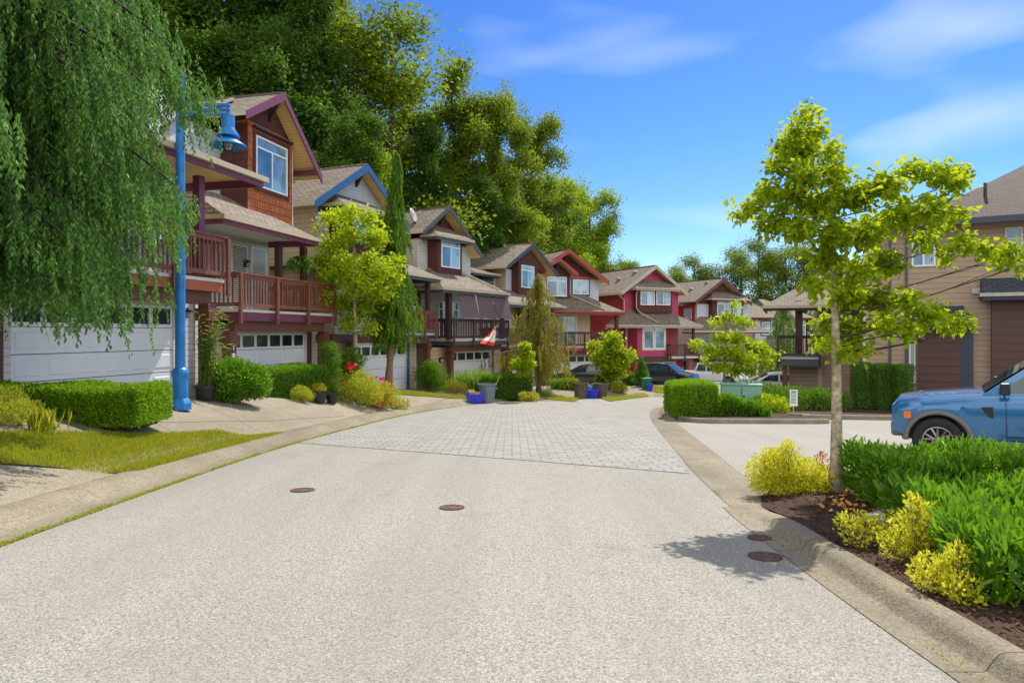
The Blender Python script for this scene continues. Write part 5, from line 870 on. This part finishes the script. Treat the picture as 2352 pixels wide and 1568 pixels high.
p = (at(1632, 880, 54)[0], 54.); car('pickup_truck', 'white double cab pickup parked between the dark suv and the green cabinet', 'pickup truck', (p[0], p[1], h1(*p)), R(-35), 5.4, 1.9, 'car_white', [(0, 1.05), (.1, 1.12), (3.5, 1.14), (4.3, 1.12), (5.2, 1.0), (5.4, .75)], [(4.0, 1.14), (3.2, 1.78), (1.9, 1.78), (1.7, 1.14)], (1.1, 4.4), .40, .45, None, [[(3.7, 1.18), (3.1, 1.68), (2.7, 1.7), (2.7, 1.18)], [(2.6, 1.18), (2.6, 1.7), (2.0, 1.68), (1.85, 1.18)]], bed=True)
p = (at(1818, 890, 41)[0], 41.); car('hatchback_car', 'teal car half hidden behind the shrubs and the corner deck post', 'car', (p[0], p[1], h1(*p)), R(165), 4.2, 1.75, 'car_teal', [(0, .8), (.1, .98), (2.4, .98), (3.3, .92), (4.0, .78), (4.2, .55)], [(3.2, .95), (2.4, 1.52), (.8, 1.50), (.15, .98)], (.8, 3.4), .32, .24, None, [[(2.9, 1.0), (2.3, 1.4), (1.9, 1.42), (1.9, 1.0)], [(1.8, 1.0), (1.8, 1.42), (.9, 1.4), (.6, 1.0)]])
p = (at(1775, 890, 38)[0], 38.); car('sedan_car', 'silver car with low roof in front of the teal car', 'car', (p[0], p[1], h1(*p)), R(165), 4.5, 1.78, 'car_white', [(0, .75), (.1, .95), (2.4, .94), (3.5, .88), (4.3, .74), (4.5, .52)], [(3.3, .92), (2.5, 1.36), (1.4, 1.38), (.5, .98)], (.9, 3.6), .32, .22, None, [[(3.0, .96), (2.5, 1.28), (2.05, 1.31), (2.05, .96)], [(1.95, .96), (1.95, 1.31), (1.45, 1.3), (.9, .98)]])
# ---------------------------------------------------------------- left foreground planting
c = gp(385, 975); a = gp(10, 960)
x, y, z = gp(190, 978); hy = 12.6
hx0 = at(-90, 0, 11.3)[0]; hx1 = at(383, 0, 12.2)[0]
hedge('clipped_hedge', 'long low clipped box hedge on the left in front of the white garage door', ((hx0+hx1)/2-.1, 11.85, h1((hx0+hx1)/2, 11.85)-.20), (hx1-hx0+.1, 1.35, at(0, 884, 11.8)[2]-h1((hx0+hx1)/2, 11.8)+.18), R(4), 60000, .046, 'leaf_box', lump=.03)
cx, cy, cz = at(40, 960, 10.2); cz = h1(cx, cy); bush('low_shrub', 'loose feathery low shrub at the left edge in front of the clipped hedge', (cx, cy, cz), [(-.7, 0, .18, .4), (-.2, 0, .22, .36), (.15, -.1, .12, .28)], 9000, .05, 'leaf_spirea', W=.25, up=.9)
cx, cy, cz = at(98, 985, 10.1); cz = h1(cx, cy); t = thing('lily_clump', 'clump of pale green strap leaves between lawn and clipped hedge', 'plant', (cx, cy, cz)); n = 90; pp = np.column_stack([rs.randn(n)*.12, rs.randn(n)*.1, np.zeros(n)]); td = rs.randn(n, 3)*.22; td[:, 2] = 1; leafmesh('leaves', 'leaf_spirea', pp, td, rdir(n), .28+.16*rs.rand(n), .03, t, True)
# big weeping cedar
cb = (-7.3, 9.0); weeper('weeping_cedar', 'huge weeping blue green conifer at the left edge hanging over the driveway', (cb[0], cb[1], h1(*cb)), 14, lambda k: (2.05 if k < .26 else min(2.6, 2.05+(k-.26)*9))*min(1, (1-k)*1.6)**.8, 330, 'leaf_cedar', 'bark_dark', .25, fl=.9, K=44, w=.11, kl=.07, step=.13, h0=.175, rise=.2, droop=.6, inner=.04, kw=.18, per=5, rv=.5)
# garden between house 18 and the lamp
def onh(h, px, v, dz=0): u = pk(h, px, 880, v)[0]; x, y, z = loc2w(h, u, v); return x, y, h1(x, y)
x, y, z = onY(470, 16.7); 
def pot(name, label, c, r, hh, mat='black_plastic', group=None): t = thing(name, label, 'plant pot', c, .2, group); m = MB(); m.lathe([(.001, 0), (r*.72, 0), (r*.95, hh-.06), (r*1.05, hh-.055), (r*1.05, hh), (r*.9, hh), (r*.88, hh-.05), (.001, hh-.05)], 14); m.build('pot', mat, t); m = MB(); m.lathe([(r*.87, hh-.048), (.001, hh-.04)], 14); m.build('compost', 'soil', t); return t
pot('plant_pot', 'black pot holding the tall yellow green lily by the garage', (x, y, z), .27, .36)
t = thing('lily_plant', 'tall leafy yellow green lily growing in the black pot beside the blue lamp', 'plant', (x, y, z+.32)); m = MB(); P_ = []; T_ = []
for k in range(16):
    a = rs.rand()*6.28; rr = .12+.38*rs.rand(); hh = 1.0+.85*rs.rand(); e = (math.cos(a)*rr+.18*(k % 3), math.sin(a)*rr, hh); m.tube([(rs.randn()*.06, rs.randn()*.06, 0), (e[0]*.4, e[1]*.4, hh*.6), e], [.012, .01, .005], 5)
    for q in np.linspace(.15, 1, 34): P_.append((e[0]*q*q, e[1]*q*q, hh*q)); aa = q*60; T_.append((math.cos(aa), math.sin(aa), .25))
m.build('stem', 'leaf_lily', t); P_ = np.array(P_); leafmesh('leaves', 'leaf_lily', P_, np.array(T_)+rs.randn(len(P_), 3)*.2, np.array([[0, 0, 1.]])+rs.randn(len(P_), 3)*.2, .17, .035, t, True)
x, y, z = onY(532, 17.3); bush('rhododendron', 'broad leafy dark shrub left of the clipped hedge before garage 18', (x, y, z), [(0, 0, .55, .62), (-.35, .2, .4, .5), (.4, .3, .5, .5)], 11000, .10, 'leaf_laurel', W=.33, fold=True)
xa = at(590, 0, 20.2)[0]; xb = at(732, 0, 22.0)[0]; zt_ = at(0, 845, 21.2)[2]; zg = h1((xa+xb)/2, 21.2)
hedge('clipped_hedge', 'dense clipped green hedge in front of garage door 18', ((xa+xb)/2, 21.4, zg), (math.hypot(xb-xa, 1.8)+.1, 1.1, zt_-zg+.05), math.atan2(1.8, xb-xa), 30000, .055, 'leaf_laurel', W=.4)
x, y, z = onY(690, 20.7); bush('spirea_shrub', 'small variegated pale shrub at the foot of the clipped hedge', (x, y, z), [(0, 0, .22, .3), (.2, 0, .18, .22)], 2600, .045, 'leaf_spirea', W=.4)
for px, Y, lb, r in ((731, 21.5, 'larger black pot with yellow flowers at the bed edge', .27), (762, 22.1, 'black pot with a climber on a stake, right of the yellow flower pot', .2)):
    x, y, z = onY(px, Y); pot('plant_pot', lb, (x, y, z), r, .38)
    if px == 731: bush('potted_flowers', 'low yellow and orange flowers in the larger black pot', (x, y, z+.3), [(0, 0, .12, .22)], 700, .05, 'leaf_gold', twig=False, flowers=[('petal_orange', 12, .05, None)])
    else: bush('climber', 'tall thin leafy climber on a stake in the narrow black pot', (x, y, z+.3), [(0, 0, 1.1, .3), (.05, 0, .7, .25), (-.1, 0, 1.45, .28), (.12, 0, .2, .18)], 2600, .08, 'leaf_dark', W=.4, flowers=[('petal_pink', 6, .06, [(0, 0, .15, .15)])])
x, y, z = onY(792, 24.6); bush('leafy_shrub', 'dark leafy shrub behind the rose bed between garages 18 and 19', (x, y, z), [(-.2, 0, .9, .6), (.2, .2, 1.3, .5), (.3, 0, .5, .5)], 5000, .09, 'leaf_dark')
for i, (px, Y, lb, fl_, bl) in enumerate(((818, 23.4, 'yellow green rose bush with few red blooms, left of the crimson roses', [('petal_red', 6, .11, [(-.1, 0, .95, .12)])], [(-.3, 0, .4, .42), (.1, 0, .5, .42), (.4, -.1, .3, .35)]), (872, 24.3, 'rose bush covered in crimson blooms at the foot of the column conifer', [('petal_red', 46, .10, [(0, 0, .5, .36), (.15, -.2, .3, .3), (-.15, 0, .8, .15)])], [(-.3, 0, .35, .4), (.15, 0, .35, .38)]), (912, 25.1, 'low pale rose at the tip of the rose bed with pink blooms', [('petal_pink', 14, .08, None)], [(-.25, 0, .15, .24), (.1, 0, .12, .22)]))):
    x, y, z = onY(px, Y); bl = [tuple(v*1.35 for v in b_) for b_ in bl]; fl_ = [(m_, c_, d_*1.15, [tuple(v*1.35 for v in b_) for b_ in (q_ or [])] or None) for m_, c_, d_, q_ in fl_]; bush('rose_bush', lb, (x, y, z), bl, 7500 if i < 2 else 2200, .058, 'leaf_spirea', W=.5, flowers=fl_)
# three young maples and the columns of conifer
def B(pts, Y, k=1.0, dup=1, sp=1.0):      # (px, py, radius px) -> crown blobs spread in depth as well
    o = []
    for px, py, r in pts:
        rr = r/FF*Y
        for d in range(dup): yy = Y+(rs.rand()-.5)*2*sp*rr*2.2; o.append((*at(px+rs.randn()*r*.15*(d > 0), py+rs.randn()*r*.15*(d > 0), yy), rr*k))
    return o
x, y, z = onY(818, 25.5); tree('maple_tree', 'yellow green maple before house 18 deck, left of the column conifer', 'tree', (x, y, z), at(0, 520, 24.5)[2], .11, B([(760, 500, 26), (800, 490, 28), (845, 500, 30), (800, 540, 38), (860, 545, 34), (755, 560, 30), (740, 600, 30), (790, 600, 42), (850, 600, 42), (905, 600, 26), (895, 640, 32), (760, 640, 40), (820, 655, 46), (870, 670, 34), (745, 680, 22), (785, 700, 34), (835, 710, 36), (800, 740, 26), (850, 750, 20), (880, 620, 34), (732, 520, 12)], 25.5, .8, 2), 13000, .15, 'leaf_maple', 'bark_pale', lean=(-.1, 0), wig=.05, fuzz=.11, shell=.1, flat=.6, limbs=2)
x, y, z = onY(890, 27.3); H_ = at(0, 345, 27.3)[2]-z
weeper('column_conifer', 'narrow dark weeping conifer standing before garage 19', (x, y, z), H_, lambda k: (.95*min(1, (1-k)*1.5)**.9*min(1, .75+k*1.2)+.05)*(1+.3*math.sin(k*19)), 200, 'leaf_column', 'bark_red', .15, fl=.75, K=16, w=.07, kl=.15, step=.13, h0=.26, rise=.1, droop=.6, lean=(.35, 0), inner=.0, kw=.15, rv=.55)
Yg = 36.8; x, y, z = onY(1237, Yg); H_ = at(0, 625, Yg)[2]-z
weeper('golden_conifer', 'golden brown drooping conifer beside the hedge in front of the red gabled house', (x, y, z), H_, lambda k: (2.3*min(1, (1-k)*1.7)**.9*min(1, .5+k*2.2)+.08)*(1+.25*math.sin(k*23)), 62, 'leaf_gold_cedar', 'bark_red', .13, fl=.95, K=14, w=.08, kl=.18, step=.2, h0=.2, rise=.38, droop=.5, inner=.0, kw=.13, rv=.75)
x, y, z = onY(1209, 34.2); tree('maple_sapling', 'small bright maple sapling rising from the hedge left of the golden conifer', 'tree', (x, y, z), at(0, 790, 33)[2], .04, B([(1206, 795, 12), (1212, 815, 14), (1190, 832, 12), (1212, 835, 16), (1200, 848, 14), (1180, 840, 8)], 33, 1, 1, .5), 2200, .15, 'leaf_maple', 'bark')
x, y, z = onY(1405, 40.5); tree('maple_tree', 'bright green maple at the bend beside the bins', 'tree', (x, y, z), at(0, 775, 40.5)[2], .09, B([(1405, 775, 20), (1368, 795, 16), (1385, 812, 22), (1412, 805, 24), (1435, 815, 16), (1400, 835, 26), (1425, 830, 20), (1375, 825, 16), (1395, 858, 16), (1415, 855, 18), (1448, 812, 9)], 40.5, 1, 2, .6), 6500, .2, 'leaf_maple', 'bark', fuzz=.12, shell=.1, flat=.55, limbs=2)
# hedges along house C
x, y, z = onY(987, 32.2); bush('round_shrub', 'rounded dark green shrub by the blue edged garage wall', (x, y, z), [(-.2, 0, .75, .6), (.2, 0, .7, .62), (0, 0, 1.1, .45), (.3, .1, .3, .5)], 7000, .08, 'leaf_dark')
x, y, z = onY(1038, 32.9); bush('round_shrub', 'low mounded olive shrub left of the tall grass', (x, y, z), [(-.3, 0, .25, .4), (.1, 0, .3, .42), (.45, 0, .2, .35)], 7000, .06, 'leaf_gold_cedar', W=.25)
x, y, z = onY(1092, 34); t = thing('tall_grass', 'clump of tall arching grass behind the recycling box', 'plant', (x, y, z)); n = 500; pp = np.column_stack([rs.randn(n)*.5, rs.randn(n)*.2, np.zeros(n)+.05]); td = rs.randn(n, 3)*.28; td[:, 0] += pp[:, 0]*.4; td[:, 2] = 1; leafmesh('leaves', 'leaf_lily', pp, td, rdir(n), 1.0+.4*rs.rand(n), .05, t)
xa = at(1100, 0, 33.4)[0]; xb = at(1216, 0, 34.6)[0]; zg = h1((xa+xb)/2, 34.2); hedge('clipped_hedge', 'clipped hedge behind the blue grey dustbin', ((xa+xb)/2, 34.2, zg), (xb-xa+.1, 1.4, at(0, 862, 33.6)[2]-zg), R(20), 16000, .07, 'leaf_dark')
x, y, z = onY(1215, 33.2); bush('flower_shrub', 'low pink flowered shrub right of the hedge behind the dustbin', (x, y, z), [(-.2, 0, .2, .32), (.2, 0, .2, .3)], 1800, .07, 'leaf_spirea', flowers=[('petal_pink', 14, .07, None)])
x, y, z = onY(1248, 36); bush('round_shrub', 'small green mound at the foot of the golden conifer', (x, y, z), [(0, 0, .15, .35), (.3, 0, .12, .3)], 1500, .07, 'leaf_column', W=.25)
for px, Y, lb, mt, s_ in ((1298, 39.5, 'low clipped olive mound in front of the black sedan', 'leaf_box', (1.6, .9, .55)), (1392, 41, 'dark clipped shrub behind the bins', 'leaf_dark', (1.2, .9, .75)), (1452, 46, 'dark green hedge below the crimson house', 'leaf_dark', (2.2, .8, .8))):
    x, y, z = onY(px, Y); hedge('clipped_hedge', lb, (x, y, z), s_, .1, 3500, .08, mt)
x, y, z = onY(1419, 39.6); bush('flower_shrub', 'pink flowering shrub right of the bins', (x, y, z), [(0, 0, .3, .42), (.3, 0, .2, .3)], 1800, .09, 'leaf_spirea', flowers=[('petal_pink', 22, .08, None)])
x, y, z = onY(1473, 43); bush('dwarf_conifer', 'small cone shaped evergreen before the crimson house', (x, y, z), [(0, 0, .4, .5), (0, 0, .9, .42), (0, 0, 1.4, .28), (0, 0, 1.75, .13)], 5000, .09, 'leaf_column', flowers=None)
# ---------------------------------------------------------------- island planting
zi = lambda Y: float(plane(Y)+.14)
xa, xb = at(1543, 0, 21.7)[0], at(1640, 0, 21.7)[0]; hedge('clipped_hedge', 'dome topped clipped hedge at the left end of the island', ((xa+xb)/2, 21.9, zi(21.9)), (xb-xa+.05, 1.6, at(0, 877, 21.5)[2]-zi(21.5)), R(0), 26000, .05, 'leaf_box', lump=.03)
bl = [(at(px, py, 21.2)[0]-at(1690, 0, 21.2)[0], (rs.rand()-.5)*.5, at(0, py, 21.2)[2]-zi(21.2), r) for px, py, r in ((1655, 935, .32), (1690, 935, .33), (1720, 935, .3), (1745, 945, .25), (1670, 920, .25))]
x = at(1690, 0, 21.2)[0]; bush('laurel_shrub', 'glossy laurel shrub in front of the green utility cabinet', (x, 21.2, zi(21.2)), bl, 6500, .09, 'leaf_laurel', W=.35, fold=True)
for px, Y, lb, mt, r in ((1770, 23, 'bright green low shrub right of the utility cabinet', 'leaf_maple', .4), (1850, 24.5, 'dark leafy shrub below the corner deck', 'leaf_dark', .55), (1905, 24.5, 'leafy shrub behind the white maple trunk', 'leaf_dark', .5), (1745, 25.5, 'dark shrub just behind the green cabinet', 'leaf_dark', .7), (1790, 26, 'shrub in front of the silver car', 'leaf_dark', .6)):
    x = at(px, 0, Y)[0]; bush('garden_shrub', lb, (x, Y, float(plane(Y)+.1)), [(-.3*r/.5, 0, r*.7, r), (.3*r/.5, 0, r*.6, r*.9)], 3000, .08, mt)
Yi = 24.6; x = at(1665, 0, Yi)[0]; tree('maple_tree', 'young bright maple growing on the island behind the green cabinet', 'tree', (x, Yi, zi(Yi)), at(0, 700, Yi)[2], .06, B([(1690, 698, 10), (1670, 728, 14), (1640, 740, 14), (1700, 735, 16), (1720, 742, 12), (1600, 790, 18), (1655, 775, 22), (1690, 775, 26), (1725, 790, 24), (1750, 800, 22), (1640, 805, 24), (1680, 810, 30), (1720, 825, 26), (1760, 830, 18), (1650, 840, 22), (1690, 850, 22), (1725, 850, 18), (1775, 815, 12), (1620, 830, 10)], Yi, .75, 2, .7), 5500, .13, 'leaf_maple', 'bark', flat=.42, fuzz=.08, shell=.1, limbs=2)
for i, px in enumerate((1978, 2024, 2070)):
    Y = 25.2-i*.35; x = at(px, 0, Y)[0]; z0 = float(plane(Y)+.12); hedge('thuja_column', ('left', 'middle', 'right')[i]+' one of three clipped dark evergreen columns by the tan wall', (x, Y, z0), (.55, .72, at(0, 836+i*2, Y)[2]-z0), 0, 12000, .055, 'leaf_thuja', W=.35, cat='shrub', group='clipped evergreen columns along the tan wall')
x = at(1800, 0, 48)[0]; weeper('drooping_conifer', 'small drooping green conifer behind the corner deck', (x, 48, float(plane(48))), 7.6, lambda k: 1.9*(1-k)+.1, 60, 'leaf_cedar', 'bark', .1, fl=.7, K=10, w=.1, kl=.25, step=.3)
# ---------------------------------------------------------------- right foreground
zb = lambda Y: float(plane(Y)+.09)
Yt = 8.35; x = at(1921, 0, Yt)[0]
tree('maple_tree', 'yellow green maple with mottled pale trunk in the right planting bed', 'tree', (x, Yt, zb(Yt)), at(0, 300, Yt)[2], .078,
     B([(1850, 262, 26), (1822, 300, 30), (1875, 300, 30), (1800, 335, 34), (1850, 345, 42), (1905, 350, 30), (1790, 385, 34), (1850, 400, 48), (1915, 400, 40), (1770, 440, 36), (1830, 450, 46), (1900, 460, 54), (1970, 450, 50), (2035, 420, 44), (2090, 395, 36), (2150, 400, 40), (2195, 425, 32), (2215, 395, 18), (1730, 480, 28), (1696, 492, 18), (1770, 520, 36), (1840, 520, 46), (1910, 540, 56), (1990, 530, 56), (2065, 500, 56), (2140, 480, 50), (2200, 500, 32), (2130, 550, 36), (2215, 555, 30), (2260, 575, 26), (2300, 590, 26), (2335, 570, 24), (2345, 610, 16), (1900, 600, 44), (1960, 620, 50), (2030, 600, 46), (1870, 650, 34), (1940, 680, 46), (2010, 680, 46), (2080, 700, 40), (2140, 725, 38), (2190, 745, 30), (2215, 740, 20), (1905, 740, 34), (1960, 760, 38), (2030, 745, 34), (2090, 760, 30), (1890, 790, 22), (1940, 810, 30), (1985, 800, 24), (1800, 480, 26), (2170, 590, 18)], Yt, .74, 2, 1.1),
     12500, .078, 'leaf_maple_right', 'bark_pale', lean=(.02, .1), fold=True, W=.75, wig=.07, flat=.65, shell=.05, limbs=4, fuzz=.05)
c = at(1800, 0, 8.6); bush('golden_shrub', 'bright yellow variegated shrub left of the pale maple trunk', (c[0]+.03, 8.5, zb(8.6)-.02), [(-.28, 0, .24, .26), (-.05, .05, .30, .28), (.2, 0, .2, .26), (.36, -.05, .12, .2), (-.2, 0, .42, .15), (-.02, 0, .56, .09), (.5, .0, .12, .16), (-.3, -.1, .08, .2), (0, -.1, .08, .24), (.25, -.1, .06, .2)], 15000, .035, 'leaf_gold', W=.5, up=.9)
c = at(1895, 0, 8.5); bush('red_tipped_shrub', 'little shrub with rusty red tips between golden shrub and trunk', (c[0], 8.6, zb(8.6)), [(0, 0, .2, .12), (0, 0, .38, .07)], 260, .05, 'leaf_rust', W=.35, up=1)
x0, x1 = at(1955, 0, 7.9)[0], 9.6
hedge('laurel_hedge', 'far laurel hedge between the planting bed and the blue pickup', ((x0+x1)/2, 7.35, zb(7.6)), (x1-x0, 1.15, at(0, 1036, 8.0)[2]-zb(7.9)), R(-7), 17000, .095, 'leaf_laurel', W=.33, fold=True, up=.9, lump=.05)
x0, x1 = at(2190, 0, 4.9)[0], 8.6
hedge('laurel_hedge', 'near laurel hedge with large bright leaves at the right edge', ((x0+x1)/2, 4.6, zb(4.7)), (x1-x0, 2.0, at(0, 1170, 5.2)[2]-zb(5.0)), R(-14), 20000, .105, 'leaf_laurel', W=.31, fold=True, up=.9, lump=.06)
for px, py, Y, lb, bl, n in ((2020, 1230, 5.8, 'left one of the small yellow shrubs in the mulch, sparse and olive', [(-.16, 0, .14, .17), (.1, 0, .14, .17), (-.3, 0, .22, .07), (.24, .05, .12, .12)], 1500), (2105, 1250, 5.3, 'middle one of the small yellow shrubs in the mulch, green with pale tips', [(0, 0, .28, .17), (.12, 0, .16, .18), (-.02, 0, .48, .07), (-.16, 0, .14, .13), (.05, 0, .4, .1)], 2000), (2165, 1330, 4.6, 'right one of the small yellow shrubs in the mulch, brightest', [(-.08, 0, .14, .14), (.12, 0, .12, .15), (.05, -.1, .28, .10), (.0, -.2, .1, .12), (.22, 0, .2, .07)], 1900)):
    c = at(px, 0, Y); bush('golden_shrub', lb, (c[0], Y, zb(Y)), bl, n, .034, 'leaf_gold' if px != 2030 else 'leaf_spirea', W=.55, up=.8)
c = at(2045, 0, 6.9); t = thing('flat_rock', 'flat pale grey rock lying in the mulch before the laurel hedge', 'rock', (c[0], 6.75, zb(6.75)-.02), .3); m = MB(); rr = [(.30, 0), (.36, .05), (.33, .095), (.2, .11), (.001, .112)]; m.lathe(rr, 18); m.v = [(x*(1+.13*math.sin(3*math.atan2(y, x)+1)), y*.6, z+.012*math.sin(x*9)) for x, y, z in m.v]; m.build('stone', 'boulder', t, smooth=True)
# hanging fern basket of house 18
fx, fy, fz = loc2w('A', pk('A', 690, 600, -.4)[0], -.4, pk('A', 690, 605, -.4)[1]); t = thing('hanging_fern', 'bushy green fern in a basket hanging under the porch roof of house 18', 'hanging basket', (fx, fy, fz+.1)); m = MB(); m.lathe([(.001, -.12), (.14, -.08), (.2, .06), (.19, .07), (.001, .05)], 14); m.build('basket', 'dark_wood', t); m = MB(); [m.tube([(math.cos(a)*.18, math.sin(a)*.18, .06), (0, 0, .75)], .006, 4) for a in (0, 2.1, 4.2)]; m.tube([(0, 0, .75), (0, 0, .95)], .008, 4); m.build('chain', 'iron', t)
n = 900; d = rdir(n); d[:, 2] = -np.abs(d[:, 2])*.5+.35; q = rs.rand(n)[:, None]; pp = d*q*.5; pp[:, 2] += .12-q[:, 0]**2*.45; td = d*1.0; td[:, 2] -= q[:, 0]*1.3; leafmesh('leaves', 'leaf_thuja', pp, td, rdir(n), .16, .035, t)
# forest below
# ---------------------------------------------------------------- forest behind the houses
def crown_blobs(H, r, n, lo=.25, top=.35, seed=0):
    q = np.random.RandomState(seed); o = []; nl = max(9, n//9)
    for i in range(nl):
        k = lo+(.93-lo)*(i+.3)/nl; a = i*2.4+q.randn()*.35; ln = r*(1.05-.55*((k-lo)/(1-lo))**1.3)*(.65+.55*q.rand()); st = math.radians(38+25*q.rand()); bend = q.randn()*.3
        for t in np.linspace(.25, 1, 8):
            rr = r*(.10+.09*q.rand())*(1.15-.4*t); o.append((math.cos(a+bend*t)*ln*t+q.randn()*r*.05, math.sin(a+bend*t)*ln*t+q.randn()*r*.05, H*k+ln*t*math.sin(st)*.9-.3*ln*t*t+q.randn()*r*.07, rr))
    for t in np.linspace(.6, 1, 8): o.append((q.randn()*r*.10, q.randn()*r*.10, H*t, r*.14*(1.4-t*.8)))
    return o
GF = 'tall forest trees behind the townhouses'
protos = {}
for key, H0, r0, nb, n, L0, mt in (('a', 24, 5.2, 190, 52000, .22, 'leaf_forest'), ('b', 24, 4.4, 190, 52000, .22, 'leaf_forest_dark'), ('c', 20, 4.6, 160, 40000, .21, 'leaf_forest_bright'), ('d', 24, 4.2, 110, 20000, .22, 'leaf_forest')):
    protos[key] = (H0, [key, H0, r0, nb, n, L0, mt])
made = {}
def forest(key, px, Y, ytop, label, sx=1., rz=0., name='forest_tree', group=GF):
    H0, (k_, _, r0, nb, n, L0, mt) = protos[key]; x = (px-CX)/FF*Y; z = float(plane(Y))-.3; sc = (EYE+(HY-ytop)/FF*Y-z)/H0
    if key not in made:
        t = tree(name, label, 'tree', (0, 0, 0), H0*.93, .38, crown_blobs(H0, r0, nb, seed=ord(key), lo=.16), n, L0, mt, 'bark_dark', wig=.7, droop=.1, W=.75, flat=.7, shell=.1, fuzz=.36 if key != 'd' else .6, limbs=2); made[key] = t
    else: t = copy_tree(made[key])
    t.name = name; t['label'] = label; t['group'] = group; t.location = (x, Y, z); t.rotation_euler = (0, 0, rz); t.scale = (sc*sx, sc*sx, sc); return t
T_ = [('b', 500, 40, -260, 'dark forest tree just right of the weeping conifer top', 1.0), ('a', 600, 44, -200, 'tall forest tree directly above the plum gable of house 18', .9), ('b', 690, 40, -140, 'dark forest tree above and right of the plum gable', .85), ('a', 760, 48, -80, 'tall forest tree above the blue gable with bright leaf edges', .85), ('d', 880, 44, -40, 'airy forest tree with thin crown against the sky, left of the first sky gap', 1.15),
      ('a', 1040, 50, 165, 'broad forest tree above the slate gable', .95), ('b', 985, 46, 285, 'dark forest tree behind the column conifer tip', .8), ('a', 1150, 52, 195, 'forest tree right of the broad one with a pointed top', .75), ('a', 1215, 62, 245, 'forest tree above the navy gable', .85), ('b', 1120, 48, 390, 'lower dark forest tree between the slate and navy gables', .8),
      ('c', 1285, 72, 400, 'bright forest tree above the twin red gables, left of two', .95), ('c', 1345, 78, 415, 'bright forest tree above the twin red gables, right of two', .9), ('d', 1385, 80, 470, 'thin forest tree at the right end of the forest edge', .8), ('c', 1418, 84, 590, 'low forest tree peeping over the roof left of the crimson house', 1.2),
      ('b', 560, 36, 60, 'shorter dark tree behind the roof of house 18', 1.1), ('c', 840, 37, 330, 'bright low tree between house 18 and the blue gable', .8), ('b', 790, 36, 240, 'dark mid height tree behind the blue gable roof', 1.0), ('c', 1180, 53, 470, 'bright low tree behind the navy gable roof', 1.0), ('b', 1240, 70, 420, 'dark tree in the second row above the navy gable', 1.2), ('a', 930, 50, 195, 'forest tree in the gap left of the broad one', .7),
      ('b', 330, 40, -300, 'dark forest tree behind the weeping conifer, left of its centre', 1.1), ('a', 160, 38, -300, 'forest tree far left behind the weeping conifer', 1.1), ('b', 40, 30, -300, 'dark tree at the left edge behind the weeping conifer', 1.1), ('b', 1060, 56, 330, 'dark second row tree behind the broad forest tree', 1.1)]
for i, (k, px, Y, yt, lb, sx) in enumerate(T_): forest(k, px, Y, yt, lb, sx, i*1.37)
GD = 'distant thin trees on the skyline'
for i, (px, Y, yt, sx) in enumerate(((1560, 105, 600, 1.3), (1600, 110, 580, 1.4), (1650, 108, 600, 1.3), (1700, 112, 555, 1.4), (1750, 104, 540, 1.4), (1800, 108, 555, 1.4), (1850, 104, 548, 1.5), (1900, 100, 575, 1.4), (2010, 100, 600, 1.4))):
    forest('d', px, Y, yt, 'thin distant skyline tree, '+('first', 'second', 'third', 'fourth', 'fifth', 'sixth', 'seventh', 'eighth', 'ninth')[i]+' from the left of its row', sx, i*2.1, 'distant_tree', GD)

if __name__ == '__main__':
    for o in SC.objects:
        if o.get('label') and not 4 <= len(o['label'].split()) <= 16: print('LABEL', len(o['label'].split()), o.name, o['label'])
